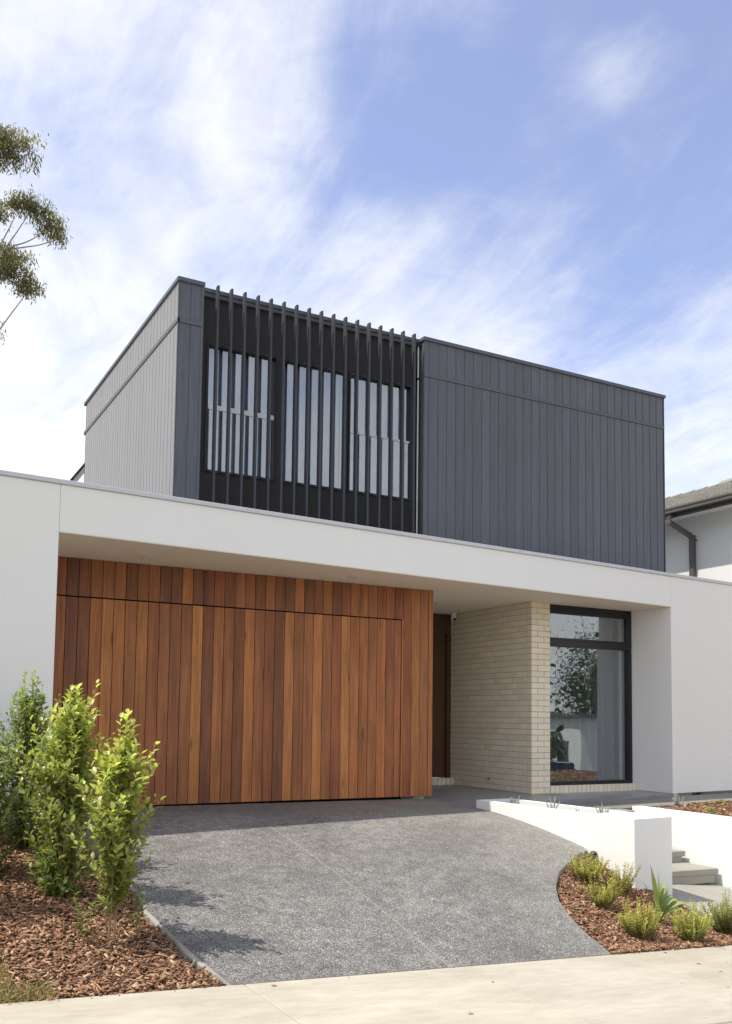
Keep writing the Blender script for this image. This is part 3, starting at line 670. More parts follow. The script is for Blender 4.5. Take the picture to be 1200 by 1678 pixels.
grid_bed('right_bed', 3.55, 6.0, -3.8, -1.6, lambda x, y: zright(x, max(y, yf(x)))-.012-(.1 if y < yf(x) else 0), lambda x, y: y > yf(x)-.09 and y < -1.68 and x > interp(RE, y)-.05 and x < (5.5 if y > -2.36 else float(np.interp(-y, [2.4, 2.9, 3.7], [5.66, 5.74, 5.94]))), .05)

# ------------------------------------------------------------------ mulch chips (nobody could count these)
def chips(name, inside, fz, x0, x1, y0, y1, n, smin, smax, seed, layers=.03, spread=1.0):
    g = np.random.default_rng(seed); P = []
    xs = g.uniform(x0, x1, n*2); ys = g.uniform(y0, y1, n*2)
    for x, y in zip(xs, ys):
        if inside(x, y): P.append((x, y, fz(x, y)))
        if len(P) >= n: break
    P = np.array(P); n = len(P)
    ln = smin+(smax-smin)*g.random(n)**2.2; wd = ln*g.uniform(.22, .55, n); th = ln*g.uniform(.06, .16, n)
    az = g.uniform(0, 2*pi, n); ti = g.normal(0, .32, n); ro = g.normal(0, .45, n)
    ax = np.stack([np.cos(az)*np.cos(ti), np.sin(az)*np.cos(ti), np.sin(ti)], 1)
    side = np.stack([-np.sin(az), np.cos(az), np.zeros(n)], 1); nz_ = np.cross(ax, side)
    s2 = side*np.cos(ro)[:, None]+nz_*np.sin(ro)[:, None]; n2 = np.cross(ax, s2)
    P[:, 2] += g.random(n)*layers
    tp = g.uniform(.35, 1, n)[:, None]; V = np.zeros((n, 8, 3))
    for k, (a, b, c) in enumerate(((-1, -1, -1), (1, -1, -1), (1, 1, -1), (-1, 1, -1), (-1, -1, 1), (1, -1, 1), (1, 1, 1), (-1, 1, 1))):
        sh = tp if a > 0 else 1
        V[:, k] = P+ax*(a*ln*.5)[:, None]+s2*(b*wd*.5)[:, None]*sh+n2*(c*th*.5)[:, None]+ax*(g.normal(0, .06, n)*ln)[:, None]
    Fq = np.array([(0, 3, 2, 1), (4, 5, 6, 7), (0, 1, 5, 4), (1, 2, 6, 5), (2, 3, 7, 6), (3, 0, 4, 7)])
    faces = (np.arange(n)[:, None, None]*8+Fq[None]).reshape(-1, 4)
    pal = np.array([(.36, .19, .105), (.28, .135, .075), (.46, .27, .165), (.19, .09, .052), (.56, .38, .25), (.11, .055, .035), (.40, .21, .125)])
    c = np.array([.95, 1.0, .98])*pal[g.choice(len(pal), n, p=[.24, .20, .17, .15, .08, .06, .10])]*g.uniform(.8, 1.2, (n, 1))
    fill(name, V.reshape(-1, 3), faces, np.repeat(c, 8, 0), 'chips', kind='stuff')
def fill(name, V, faces, cols, m, parent=None, kind=None, smooth=False, **kw):
    me = bpy.data.meshes.new(name); nf, k = faces.shape
    me.vertices.add(len(V)); me.vertices.foreach_set('co', V.astype(np.float32).ravel())
    me.loops.add(nf*k); me.loops.foreach_set('vertex_index', faces.astype(np.int32).ravel())
    me.polygons.add(nf); me.polygons.foreach_set('loop_start', np.arange(0, nf*k, k, dtype=np.int32)); me.polygons.foreach_set('loop_total', np.full(nf, k, dtype=np.int32))
    a = me.color_attributes.new('tone', 'FLOAT_COLOR', 'POINT'); a.data.foreach_set('color', np.concatenate([np.clip(cols, 0, 1), np.ones((len(cols), 1))], 1).astype(np.float32).ravel())
    me.update(); me.validate()
    if smooth: me.polygons.foreach_set('use_smooth', [True]*nf)
    return link(name, me, m, parent, kind=kind, **kw)
chips('bark_mulch', in_left, zleft, -1.5, .45, -3.8, .1, 30000, .014, .058, 3)
chips('bark_mulch', in_right, zright, 3.6, 6.0, -3.8, -1.7, 20000, .014, .055, 4)
chips('bark_mulch', in_up, lambda x, y: zup(x, y), 7.2, 12.5, -3.6, .45, 15000, .02, .07, 5)
# a few crumbs of bark strayed onto the footpath
chips('bark_crumbs', lambda x, y: y < yf(x)-.01 and (x < .3 or x > 3.7) and abs(y-yf(x)) < .02+.16*abs(sin(x*17.3))**6, lambda x, y: ze(x)+.003, -1.4, 5.5, -4.1, -3.7, 130, .010, .03, 6, .003)
# long pale splinters lying on the mulch
spl = MB()
for i in range(70):
    if i < 40: x, y = random.uniform(-1.2, .35), random.uniform(-3.75, -2.2); f_ = zleft; ok = in_left(x, y)
    else: x, y = random.uniform(3.7, 5.6), random.uniform(-3.65, -2.0); f_ = zright; ok = in_right(x, y)
    if not ok: continue
    a = random.uniform(0, pi); l = random.uniform(.04, .11); z = f_(x, y)+.034
    spl.tube([(x-cos(a)*l/2, y-sin(a)*l/2, z), (x, y, z+random.uniform(0, .012)), (x+cos(a)*l/2, y+sin(a)*l/2, z+random.uniform(-.01, .012))], [.0022, .0032, .0016], 5)
spl.build('dry_twigs', 'twig', kind='stuff')
for (x, y, r, lab) in ((5.13, -1.84, .035, 'dark stone at the top corner of the mulch against the planter'), (5.03, -1.90, .03, 'smaller dark stone lying left of the corner stone')):
    b = MB(); b.lathe([(r*.75, -r*.5), (r*1.05, -.1*r), (r*.9, .45*r), (r*.4, .75*r)], (x, y, zd(x, y)-.005), 9); v = b.v
    b.v = [(p[0]+random.uniform(-.006, .006), p[1]+random.uniform(-.006, .006), p[2]+random.uniform(-.005, .005)) for p in v]
    b.build('garden_stone', 'rock', label=lab, cat='stone', smooth=True)

# ------------------------------------------------------------------ foliage
def leaves(name, base, axis, nrm_, L_, Wd, cols, m, parent, fold=.25, droop=.25, kind=None):
    """ovate folded leaves, 10 vertices and 8 triangles each; base/axis/nrm arrays"""
    n = len(base); axis = axis/np.linalg.norm(axis, axis=1)[:, None]
    side = np.cross(axis, nrm_); side /= np.linalg.norm(side, axis=1)[:, None]+1e-9; up_ = np.cross(side, axis)
    prof = [(0, 0), (.30, .80), (.62, .92), (1, 0)]
    V = np.zeros((n, 8, 3))
    def P(t, s): 
        return base+axis*(t*L_)[:, None]+side*(s*.5*Wd)[:, None]+up_*((abs(s)*fold*.5*Wd)-(t*t*droop*L_))[:, None]
    V[:, 0] = P(0, 0); V[:, 1] = P(.30, -.86); V[:, 2] = P(.34, 0); V[:, 3] = P(.30, .86); V[:, 4] = P(.66, -.84); V[:, 5] = P(.68, 0); V[:, 6] = P(.66, .84); V[:, 7] = P(1, 0)
    T_ = np.array([(0, 2, 1), (0, 3, 2), (1, 2, 5), (1, 5, 4), (2, 3, 6), (2, 6, 5), (4, 5, 7), (5, 6, 7)])
    faces = (np.arange(n)[:, None, None]*8+T_[None]).reshape(-1, 3)
    return fill(name, V.reshape(-1, 3), faces, np.repeat(cols, 8, 0), m, parent, kind=kind, smooth=True)
def unit(v): return v/(np.linalg.norm(v)+1e-9)
def hedge_shrub(base, height, prof, seed, label, tint, stems=2, nshoot=70, lean=(0, 0), leafL=.052, per=(9, 15), spires=(), hmin=.04):
    """young upright hedging shrub: stems, ascending shoots, alternate leaves; prof = [(height fraction, radius)]"""
    g = np.random.default_rng(seed); root = empty('hedge_shrub', base, label, 'shrub', 'hedging shrubs planted along the left edge of the driveway')
    sm_ = MB(); B = []; A = []; Nn = []; Ls = []; Cc = []
    stemp = []
    for s in range(stems):
        ang = 2*pi*s/stems+g.uniform(0, 1); r = .03 if stems > 1 else 0
        p0 = np.array([r*cos(ang), r*sin(ang), -.05]); p1 = np.array([lean[0]+r*1.6*cos(ang), lean[1]+r*1.6*sin(ang), height*g.uniform(.80, .93)])
        pts = [p0+(p1-p0)*t+np.array([.02*sin(5*t+s), .02*cos(4*t+s), 0])*(t) for t in np.linspace(0, 1, 8)]
        sm_.tube(pts, list(np.linspace(.0095, .003, 8)), 6); stemp.append(pts)
    def shoot(p, d, ln, k, young, hfv=1.):
        pts = []; q = p.copy(); dd = unit(d)
        for i in range(6):
            pts.append(q.copy()); q = q+dd*ln/5; dd = unit(dd+np.array([0, 0, .16])+g.normal(0, .06, 3))
        sm_.tube(pts, list(np.linspace(.0032, .0011, 6)), 4, cap=False)
        ph = g.uniform(0, 6)
        for i in range(k):
            t = (i+.7)/k; f_ = t*4.99; j = int(f_); q = pts[j]+(pts[min(j+1, 5)]-pts[j])*(f_-j); tan = unit(pts[min(j+1, 5)]-pts[j]) if j < 5 else dd
            ph += 2.4; s1 = unit(np.cross(tan, np.array([.3, .2, 1.]))); s2 = np.cross(tan, s1)
            rad = cos(ph)*s1+sin(ph)*s2; open_ = .95-.45*t
            ax = unit(tan*(1-open_*.55)+rad*open_+np.array([0, 0, .12])); B.append(q); A.append(ax); Nn.append(unit(np.array([0, 0, 1.])*.7+tan*.8+rad*-.2+g.normal(0, .25, 3)))
            Ls.append(leafL*1.32*(1-.35*t)*g.uniform(.5, 1.28)); yb = np.clip(.24*young*(.4+.6*hfv)+.80*t*young*(.55+.45*hfv)+g.normal(0, .12), 0, 1)
            old = np.array([.095, .155, .028]); new = np.array([.58, .68, .20]); c = old+(new-old)*yb; Cc.append(c*np.array(tint)*g.uniform(.85, 1.15))
    for i in range(nshoot):
        hf = g.uniform(.0, 1)**.85; hf = hmin+(.96-hmin)*hf; rr_ = 1.30*float(np.interp(hf, [a for a, _ in prof], [b for _, b in prof]))
        st_ = stemp[i % stems]; f_ = max(0, hf-.10)*7/ .9; j = min(6, int(f_)); p = st_[j]+(st_[j+1]-st_[j])*min(1, f_-j)
        ang = g.uniform(0, 2*pi); irr = .74+.34*sin(ang*2+hf*9+seed)+.22*sin(ang*3-hf*17+seed*1.7); rr_ *= max(.35, irr); out = np.array([cos(ang), sin(ang), 0]); ln = max(.07, rr_*g.uniform(.65, 1.3)*1.2)
        shoot(p, out*.9+np.array([0, 0, g.uniform(.55, 1.15)]), ln, int(g.integers(*per)*min(1.3, max(.55, ln/.2))), .35+.65*hf, hf)
    for (dx, dy, l) in spires:
        p = stemp[0][-2]; shoot(p, np.array([dx, dy, 1.]), l, 15, 1.0)
    for st_ in stemp: shoot(st_[-1]-np.array([0, 0, .03]), np.array([lean[0]*.2, lean[1]*.2, 1.]), height-st_[-1][2]+.02, 12, 1.0)
    sm_.build('stem', 'bark', root)
    B, A, Nn, Ls, Cc = map(np.array, (B, A, Nn, Ls, Cc))
    leaves('foliage', B, A, Nn, Ls, Ls*.56, Cc, 'leaf', root)
    return root
zl = lambda x, y: zleft(x, y)+.01
hedge_shrub((-.11, -2.98, zl(-.11, -2.98)), 1.50, [(0, .12), (.10, .15), (.20, .16), (.3, .25), (.5, .27), (.7, .22), (.85, .14), (1, .03)], 21,
            'nearest and brightest hedge shrub, lime green, right beside the driveway edge', (1.12, 1.05, 1.0), 2, 185, (.05, 0), .060, (10, 15), hmin=.24, spires=((.12, .0, .34), (.02, .02, .40), (.3, 0, .26)))
hedge_shrub((-.27, -2.06, zl(-.27, -2.06)), 1.55, [(0, .28), (.12, .34), (.3, .36), (.5, .31), (.7, .23), (.85, .17), (1, .04)], 22,
            'lime green hedge shrub second from the street, one long shoot leaning right at its top', (1.05, 1.0, .95), 3, 290, (.06, 0), .058, (10, 15), ((.42, 0, .52), (.2, .1, .34), (.5, .1, .30), (-.2, 0, .26)))
hedge_shrub((-.20, -1.40, zl(-.20, -1.40)), 1.30, [(0, .26), (.12, .34), (.3, .36), (.5, .31), (.7, .22), (.85, .14), (1, .03)], 23,
            'bushy hedge shrub half hidden behind the leaning lime one', (.80, .85, .85), 2, 165, (.0, 0), .055, (10, 15))
hedge_shrub((-.33, -.75, zl(-.33, -.75)), 1.52, [(0, .25), (.15, .36), (.3, .40), (.5, .37), (.7, .27), (.85, .14), (1, .02)], 24,
            'tallest and darkest pointed hedge shrub, standing against the white wall', (.62, .68, .70), 3, 290, (.0, 0), .053, (10, 15), ((.02, 0, .36),))
hedge_shrub((-.74, -1.55, zl(-.74, -1.55)), 1.22, [(0, .2), (.15, .26), (.4, .28), (.7, .22), (1, .05)], 25,
            'dark hedge shrub cut off by the left edge of the picture', (.62, .70, .72), 2, 160, (0, 0), .054, (10, 15))
for (x, y, h_, sd, lab) in ((-1.38, -2.15, 2.0, 26, 'tall hedge shrub just outside the left edge of the picture, nearer the street'), (-1.42, -1.25, 2.1, 27, 'tall hedge shrub just outside the left edge of the picture, nearer the house')):
    hedge_shrub((x, y, zl(x, y)), h_, [(0, .25), (.15, .32), (.4, .34), (.7, .28), (1, .06)], sd, lab, (.7, .75, .7), 3, 210, (0, 0), .055, (9, 13))
# low leafy suckers at the foot of the nearest shrub
def sucker(x, y, h, seed, lab):
    g = np.random.default_rng(seed); root = empty('seedling', (x, y, zl(x, y)), lab, 'seedling'); sm_ = MB(); B = []; A = []; Nn = []; Ls = []; Cc = []
    for s in range(3):
        d = unit(np.array([g.normal(0, .35), g.normal(0, .35), 1])); pts = [d*h*t*(.75+.25*s/2)+np.array([g.normal(0, .006), g.normal(0, .006), 0]) for t in np.linspace(-.08, 1, 6)]
        sm_.tube(pts, list(np.linspace(.004, .0015, 6)), 5); ph = g.uniform(0, 6)
        for i in range(13):
            t = .25+.75*i/12; q = pts[0]+(pts[-1]-pts[0])*t; ph += 2.4; rad = np.array([cos(ph), sin(ph), .35]); B.append(q); A.append(unit(rad+np.array([0, 0, .5*t]))); Nn.append(unit(np.array([0, 0, 1.])+g.normal(0, .2, 3)))
            Ls.append(.072*g.uniform(.7, 1.15)*(1-.3*t)); Cc.append((np.array([.05, .11, .02])+np.array([.13, .17, .03])*t)*g.uniform(.8, 1.2))
    sm_.build('stem', 'bark', root); B, A, Nn, Ls, Cc = map(np.array, (B, A, Nn, Ls, Cc)); leaves('foliage', B, A, Nn, Ls, Ls*.5, Cc, 'leaf', root)
sucker(-.30, -3.02, .34, 31, 'small leafy seedling left of the nearest hedge shrub stem')
sucker(.10, -2.80, .34, 32, 'small leafy seedling between the nearest hedge shrub and the driveway edge')

def low_shrub(base, h, r, seed, label, tint=(1, 1, 1), ns=120):
    g = np.random.default_rng(seed); root = empty('low_shrub', base, label, 'shrub', 'low shrubs in the mulch right of the driveway'); sm_ = MB(); B = []; A = []; Nn = []; Ls = []; Cc = []
    for s in range(ns):
        a = g.uniform(0, 2*pi); k = g.random()**.6; d = unit(np.array([cos(a)*k*r*1.3, sin(a)*k*r*1.3, h*.85])); ln = hypot(h, r*k)*g.uniform(.45, 1.12)*(1-.12*k)*(1+.16*sin(a*2+seed)+.12*sin(a*3+seed*2))
        p = np.array([cos(a)*k*r*.25, sin(a)*k*r*.25, -.01]); pts = [p+d*ln*t+np.array([cos(a), sin(a), 0])*k*r*.12*sin(3*t) for t in np.linspace(0, 1, 4)]
        sm_.tube(pts, [.0022, .0018, .0014, .0009], 3, cap=False); ph = g.uniform(0, 6); nl = int(22*ln/.3)+4
        for i in range(nl):
            t = .22+.78*(i+.5)/nl; f_ = t*2.99; j = int(f_); q = pts[j]+(pts[j+1]-pts[j])*(f_-j); ph += 2.1; s1 = unit(np.cross(d, np.array([.2, .9, .1]))); s2 = np.cross(d, s1); rad = cos(ph)*s1+sin(ph)*s2
            B.append(q); A.append(unit(d*.9+rad*.8)); Nn.append(unit(rad*-.3+d*.8+g.normal(0, .3, 3))); Ls.append(.026*g.uniform(.7, 1.2)); y = np.clip(t*.9+g.normal(0, .12)-.12, 0, 1)
            Cc.append((np.array([.13, .145, .03])+(np.array([.62, .62, .16])-np.array([.13, .145, .03]))*y)*np.array(tint)*g.uniform(.85, 1.15))
    sm_.build('stem', 'bark', root); B, A, Nn, Ls, Cc = map(np.array, (B, A, Nn, Ls, Cc)); leaves('foliage', B, A, Nn, Ls, Ls*.42, Cc, 'matleaf', root)
for i, (x, y, h, r, lab, ti) in enumerate((
        (4.62, -2.30, .27, .135, 'low lime shrub at the driveway curve, highest of those in the lower mulch', (1, 1, 1)),
        (4.42, -2.74, .26, .14, 'low lime shrub just below the curve shrub, second up from the driveway tip', (1, 1, 1)),
        (4.93, -2.43, .29, .15, 'loose olive shrub hard against the white planter face', (.85, .85, .95)),
        (4.28, -3.35, .30, .165, 'round lime shrub in the mulch near the footpath, left of its twin', (1, 1, 1)),
        (4.755, -3.47, .31, .16, 'round lime shrub nearest the footpath, right of its twin and below the strap-leaved plant', (.95, 1, 1)),
        (5.50, -3.20, .34, .17, 'dense green shrub at the right edge of the picture beside the landing', (.6, .68, .7)))):
    low_shrub((x, y, zright(x, y)+.01), h, r, 40+i, lab, ti, (125, 100, 75, 140, 115, 135)[i])

# strap-leaved plant: every leaf its own piece
def strap_leaf(pts, w, tw=0.):
    b = MB(); n = len(pts); V = [Vector(p) for p in pts]
    for i, p in enumerate(V):
        d = (V[min(i+1, n-1)]-V[max(i-1, 0)]).normalized(); s_ = d.cross(Vector((0, 0, 1)))
        if s_.length < .2: s_ = d.cross(Vector((.6, -.8, 0)))
        s_.normalize(); u_ = s_.cross(d); s_, u_ = (s_*cos(tw)+u_*sin(tw)), (u_*cos(tw)-s_*sin(tw)); t = i/(n-1); ww = w*(.45+1.1*sin(pi*min(1, t*.9+.12)))*(1 if t < .75 else max(.02, (1-t)/.25))*.62
        b.v += [tuple(p-s_*ww+u_*ww*.35), tuple(p), tuple(p+s_*ww+u_*ww*.35)]
    for i in range(n-1):
        for k in (0, 1): b.f.append((i*3+k, i*3+k+1, (i+1)*3+k+1, (i+1)*3+k))
    return b.mesh('leaf', smooth=True)
sp_ = empty('strap_plant', (4.88, -2.96, zright(4.88, -2.96)), 'broad strap-leaved plant with arching green blades in front of the planter end', 'plant')
M['strap'] = mat('strap_leaf', (.26, .33, .10), .42, .25, 5, 0)
for (dx, dy, top_, cur, w_, tw_) in ((-.14, -.05, .52, .0, .034, .35), (.03, .02, .46, .0, .034, -.3), (-.28, -.10, .38, .0, .030, .6), (.25, -.04, .22, .16, .036, -.45), (.36, -.12, .19, .2, .030, -.5), (.14, .05, .36, .03, .030, -.5), (.24, .07, .30, .08, .028, -.5), (-.20, -.16, .18, .12, .026, .6), (.20, -.18, .15, .16, .026, -.5), (.08, -.12, .28, .03, .028, .2)):
    k = 9; pts = []
    for i in range(k):
        t = i/(k-1); pts.append((dx*t**1.4, dy*t**1.4, top_*(t if cur == 0 else sin(min(pi*.72, t*pi*(.5+cur)))) + (.05*t if cur == 0 else 0)))
    v = rng.uniform(.8, 1.2); link('leaf', strap_leaf(pts, w_, tw_), 'strap', sp_)
# cut stubs beside it
MB().tube([(.13, -.02, -.02), (.15, -.03, .17)], [.011, .009], 6).tube([(.10, -.05, -.02), (.085, -.06, .16)], [.010, .008], 6).tube([(.16, -.07, -.02), (.19, -.08, .13)], [.009, .007], 6).build('stalk', 'twig', sp_)

def chalk_plant(base, h, n, seed, label, m='chalk', grp='small blue grey succulents along the planter top'):
    g = np.random.default_rng(seed); root = empty('succulent', base, label, 'succulent', grp)
    for i in range(n):
        a = g.uniform(0, 2*pi); k = g.uniform(.1, .75); d = Vector((cos(a)*k, sin(a)*k, 1)).normalized(); l = h*g.uniform(.55, 1.05); p = Vector((cos(a)*.012, sin(a)*.012, -.02))
        MB().tube([p, p+d*l*.5, p+d*l*.85+Vector((0, 0, .006)), p+d*l+Vector((0, 0, .01))], [.0045, .0062, .005, .0012], 6).build('leaf', m, root, smooth=True)
for i, (a, b, lab) in enumerate(((.42, .22, 'small pale succulent at the house end of the planter top'), (1.06, .24, 'tallest pale succulent on the planter top, second from the house'), (1.46, .25, 'tiny succulent sprout midway along the planter top'), (1.80, .27, 'bushy grey succulent nearest the front end of the planter'))):
    x, y = PL(a, b); chalk_plant((x, y, .055), (.15, .17, .08, .15)[i], (9, 9, 4, 16)[i], 60+i, lab)
chalk_plant((8.05, -.28, -.04), .20, 14, 70, 'grey green tuft by the path at the top of the raised mulch bed', grp='small plants in the raised bed')
M['limeleaf'] = mat('lime_tuft', (.24, .30, .05), .6, .25, 20)
chalk_plant((7.62, -1.20, -.03), .10, 22, 71, 'tiny lime tuft low in the raised mulch bed near the retaining wall', 'limeleaf', 'small plants in the raised bed')
chalk_plant((8.70, -.40, -.03), .10, 22, 72, 'tiny lime tuft higher in the raised mulch bed beside the path', 'limeleaf', 'small plants in the raised bed')
chalk_plant((9.35, -.18, -.03), .16, 22, 73, 'yellow green tuft in the raised bed at the right edge of the picture', 'limeleaf', 'small plants in the raised bed')

# dry grass at the left end of the footpath edge
def grass_tuft(x0, x1, y0, y1, n, seed):
    g = np.random.default_rng(seed); x = g.uniform(x0, x1, n); y = g.uniform(y0, y1, n); z = np.array([max(zleft(a, max(b, yf(a))), ze(a)-.02) for a, b in zip(x, y)])
    B = np.stack([x, y, z], 1); A = np.stack([g.normal(0, .6, n), g.normal(0, .6, n), np.abs(g.normal(.7, .5, n))+.05], 1); Nn = np.stack([g.normal(0, 1, n), g.normal(0, 1, n), np.ones(n)], 1)
    Ls = g.uniform(.03, .10, n); c = np.where(g.random(n)[:, None] < .7, np.array([[.38, .33, .16]]), np.array([[.16, .19, .06]]))*g.uniform(.7, 1.2, (n, 1))
    leaves('dry_grass', B, A, Nn, Ls, np.full(n, .004), c, 'matleaf', None, kind='stuff')
grass_tuft(-1.3, -.62, -3.80, -3.60, 1500, 5); grass_tuft(-1.3, -.80, -3.6, -3.05, 1400, 6)

# a few fallen leaves blown onto the concrete and the driveway
def litter():
    g = np.random.default_rng(77); P = []
    for i in range(34):
        x, y = g.uniform(-.8, 5.2), g.uniform(-5.2, -1.2)
        if y < yf(x)-.02: P.append((x, y, ze(x)+.004))
        elif interp(LE, y)+.05 < x < interp(RE, y)-.05: P.append((x, y, zd(x, y)+.005))
    P = np.array(P); n = len(P); a = g.uniform(0, 2*pi, n); A = np.stack([np.cos(a), np.sin(a), g.normal(0, .12, n)], 1); Nn = np.stack([g.normal(0, .2, n), g.normal(0, .2, n), np.ones(n)], 1); Ls = g.uniform(.018, .045, n)
    leaves('leaf_litter', P, A, Nn, Ls, Ls*.4, np.array([[.22, .13, .06]])*g.uniform(.5, 1.5, (n, 1)), 'matleaf', None, kind='stuff')
litter()

# ------------------------------------------------------------------ eucalyptus
def gum_tree():
    g = np.random.default_rng(91); root = empty('gum_tree', (-2.6, 15.2, -.5), 'tall eucalyptus with drooping leaf clumps, cut off by the left edge of the sky', 'tree')
    O = np.array([-2.6, 15.2, -.5]); tr_ = MB(); br = MB(); B = []; A = []; Nn = []; Ls = []; Cc = []
    trunk = [np.array(p) for p in ((0, 0, -.3), (.1, 0, 3), (-.1, .1, 6), (.15, 0, 9), (.05, .1, 12), (.2, .1, 15.0), (.3, 0, 17))]
    tr_.tube(trunk, [.30, .26, .22, .18, .13, .08, .03], 10)
    def tpt(z): 
        for a, b in zip(trunk, trunk[1:]):
            if a[2] <= z <= b[2]: return a+(b-a)*(z-a[2])/(b[2]-a[2])
        return trunk[-1]
    cl = [((1.00, 13.85, 14.75), (.72, .7, .62), 1300), ((.55, 13.9, 14.95), (.6, .6, .5), 700), ((1.62, 14.4, 13.75), (.50, .5, .36), 620), ((2.05, 14.45, 13.45), (.38, .4, .40), 420), ((2.30, 14.47, 13.20), (.24, .3, .30), 200), ((1.28, 14.4, 13.72), (.34, .4, .22), 260),
          ((.78, 14.5, 13.45), (.30, .4, .55), 330), ((1.15, 15.0, 12.35), (.66, .7, .62), 1100), ((1.72, 15.05, 12.0), (.38, .4, .42), 430), ((1.25, 15.0, 12.75), (.5, .5, .3), 420), ((.80, 15.6, 11.0), (.42, .5, .5), 360),
          ((-.6, 15, 13.3), (.9, .9, .7), 900), ((-1.8, 14.6, 15.2), (1.1, 1, .8), 900), ((-2.6, 15.4, 16.6), (1.1, 1.1, .8), 900), ((-3.9, 15.6, 14.2), (1.1, 1, .9), 900), ((-4.4, 15, 12), (1, 1, .8), 700), ((-1.2, 15.8, 11.6), (.8, .8, .6), 600)]
    host = None
    for ci, (c, r, n) in enumerate(cl):
        c = np.array(c)-O; r = np.array(r); s0 = tpt(max(5, c[2]-5.2)); e_ = c+np.array([0, 0, -.4*r[2]]); w0 = .035 if ci == 10 else .06
        if ci in (3, 4, 5) and host is not None: s0 = host(.80 if ci != 5 else .72); w0 = .02
        dr = np.array([0, 0, -1.1]) if w0 > .03 else np.array([.05, 0, -.10])
        bez = lambda t, s0=s0, e_=e_, dr=dr: s0*(1-t)**2+2*t*(1-t)*(s0*.35+e_*.65+dr)+e_*t*t
        if ci == 2: host = bez
        if ci != 10: br.tube([bez(t)+g.normal(0, .03 if w0 > .03 else .012, 3)*(0 < t < 1) for t in np.linspace(0, 1, 9)], list(np.linspace(w0, .009, 9)), 6)
        for k in range(9):
            d = unit(g.normal(0, 1, 3))*r*.8; d[2] = abs(d[2])*.5; br.tube([c+np.array([0, 0, -.5*r[2]]), c+d*.5+np.array([0, 0, -.15*r[2]]), c+d], [.012, .008, .004], 4, cap=False)
        nsp = max(8, int(n/26*1.9)); sub = np.clip(g.normal(0, .46, (nsp, 3)), -.85, .85)*r
        sub[:, 2] = np.abs(sub[:, 2])*.9-.25*r[2]
        for q in sub:
            k = 26
            P_ = c+q+np.clip(g.normal(0, .085, (k, 3)), -.17, .17)+np.array([0, 0, -.12])*g.random((k, 1)); B.append(P_)
            A.append(np.stack([g.normal(0, .45, k), g.normal(0, .45, k), -np.abs(g.normal(.8, .4, k))], 1)); Nn.append(g.normal(0, 1, (k, 3)))
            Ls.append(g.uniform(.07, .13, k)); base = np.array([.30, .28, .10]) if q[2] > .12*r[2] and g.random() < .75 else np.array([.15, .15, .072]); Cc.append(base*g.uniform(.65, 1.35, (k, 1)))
    tr_.build('trunk', 'eucbark', root, smooth=True); br.build('branch', 'eucbark', root)
    B, A, Nn, Ls, Cc = (np.concatenate(q) for q in (B, A, Nn, Ls, Cc)); leaves('crown', B, A, Nn, Ls, Ls*.26, Cc, 'eucleaf', root, fold=.1, droop=.1)
gum_tree()

# ------------------------------------------------------------------ neighbouring house on the right
NB = empty('neighbouring_house', (13.1, 3, -.7), 'pale rendered neighbouring house with grey tiled roof seen behind the charcoal box', 'house')
inv = Matrix.Translation((-13.1, -3, .7))
def npart(b, name, m, parent=NB, bevel=0, kind=None):
    o = b.build(name, m, parent, bevel=bevel, kind=kind)
    if parent == NB: o.matrix_parent_inverse = inv
    return o
EX, EZ, WXn = 12.6, 5.357, 13.1
npart(MB().box(WXn, 21, -1.5, 11, -1.5, EZ-.08), 'wall', 'nwall')
npart(MB().box(EX+.02, WXn-.002, -2, 11.5, EZ-.11, EZ-.075), 'eave_lining', 'nwall')
npart(MB().box(EX-.02, EX+.018, -2, 11.5, EZ-.175, EZ-.0), 'fascia', 'ngutter')
gt = MB(); gp = [(EX-.145, EZ-.10), (EX-.145, EZ-.035), (EX-.160, EZ-.030), (EX-.160, EZ+.0), (EX-.148, EZ+.0), (EX-.148, EZ-.02), (EX-.130, EZ-.025), (EX-.130, EZ-.09), (EX-.035, EZ-.09), (EX-.035, EZ-.0), (EX-.022, EZ-.0), (EX-.022, EZ-.10)]
b0 = len(gt.v); n_ = len(gp)
for y in (-2, 11.5): gt.v += [(x, y, z) for x, z in gp]
gt.f += [(i, (i+1) % n_, n_+(i+1) % n_, n_+i) for i in range(n_)]
npart(gt, 'gutter', 'ngutter')
pitch_r = math.tan(R(20)); RA = 3.9
roof = MB(); roof.quad((EX-.06, -2, EZ+.0), (EX-.06, 11.5, EZ), (EX+RA, 11.5, EZ+(RA+.06)*pitch_r), (EX+RA, -2, EZ+(RA+.06)*pitch_r)).quad((EX+RA, -2, EZ+(RA+.06)*pitch_r), (EX+RA, 11.5, EZ+(RA+.06)*pitch_r), (21.4, 11.5, EZ-.4), (21.4, -2, EZ-.4))
rf = npart(roof, 'roof', 'rooftile')
tl = MB(); cr_ = .32; g = np.random.default_rng(4)
for i in range(int(RA/cr_/cos(R(20)))+1):
    d0 = i*cr_*cos(R(20)); xa = EX-.075+d0; za = EZ+d0*pitch_r+.004
    for j in range(44):
        y0 = -1.9+.30*j+(.15 if i % 2 else 0); dz = g.uniform(0, .008)
        if y0 < 1 or y0 > 10.5 or xa+.33 > EX+RA+.05: continue
        tl.quad((xa, y0, za+.042+dz), (xa, y0+.29, za+.042+dz), (xa+.33, y0+.29, za+.33*pitch_r+.016+dz), (xa+.33, y0, za+.33*pitch_r+.016+dz))
        tl.quad((xa, y0, za+.008), (xa, y0+.29, za+.008), (xa, y0+.29, za+.042+dz), (xa, y0, za+.042+dz))
tl.build('roof_tile', 'rooftile', rf, kind='stuff')
rc = MB(); zr = EZ+(RA+.06)*pitch_r
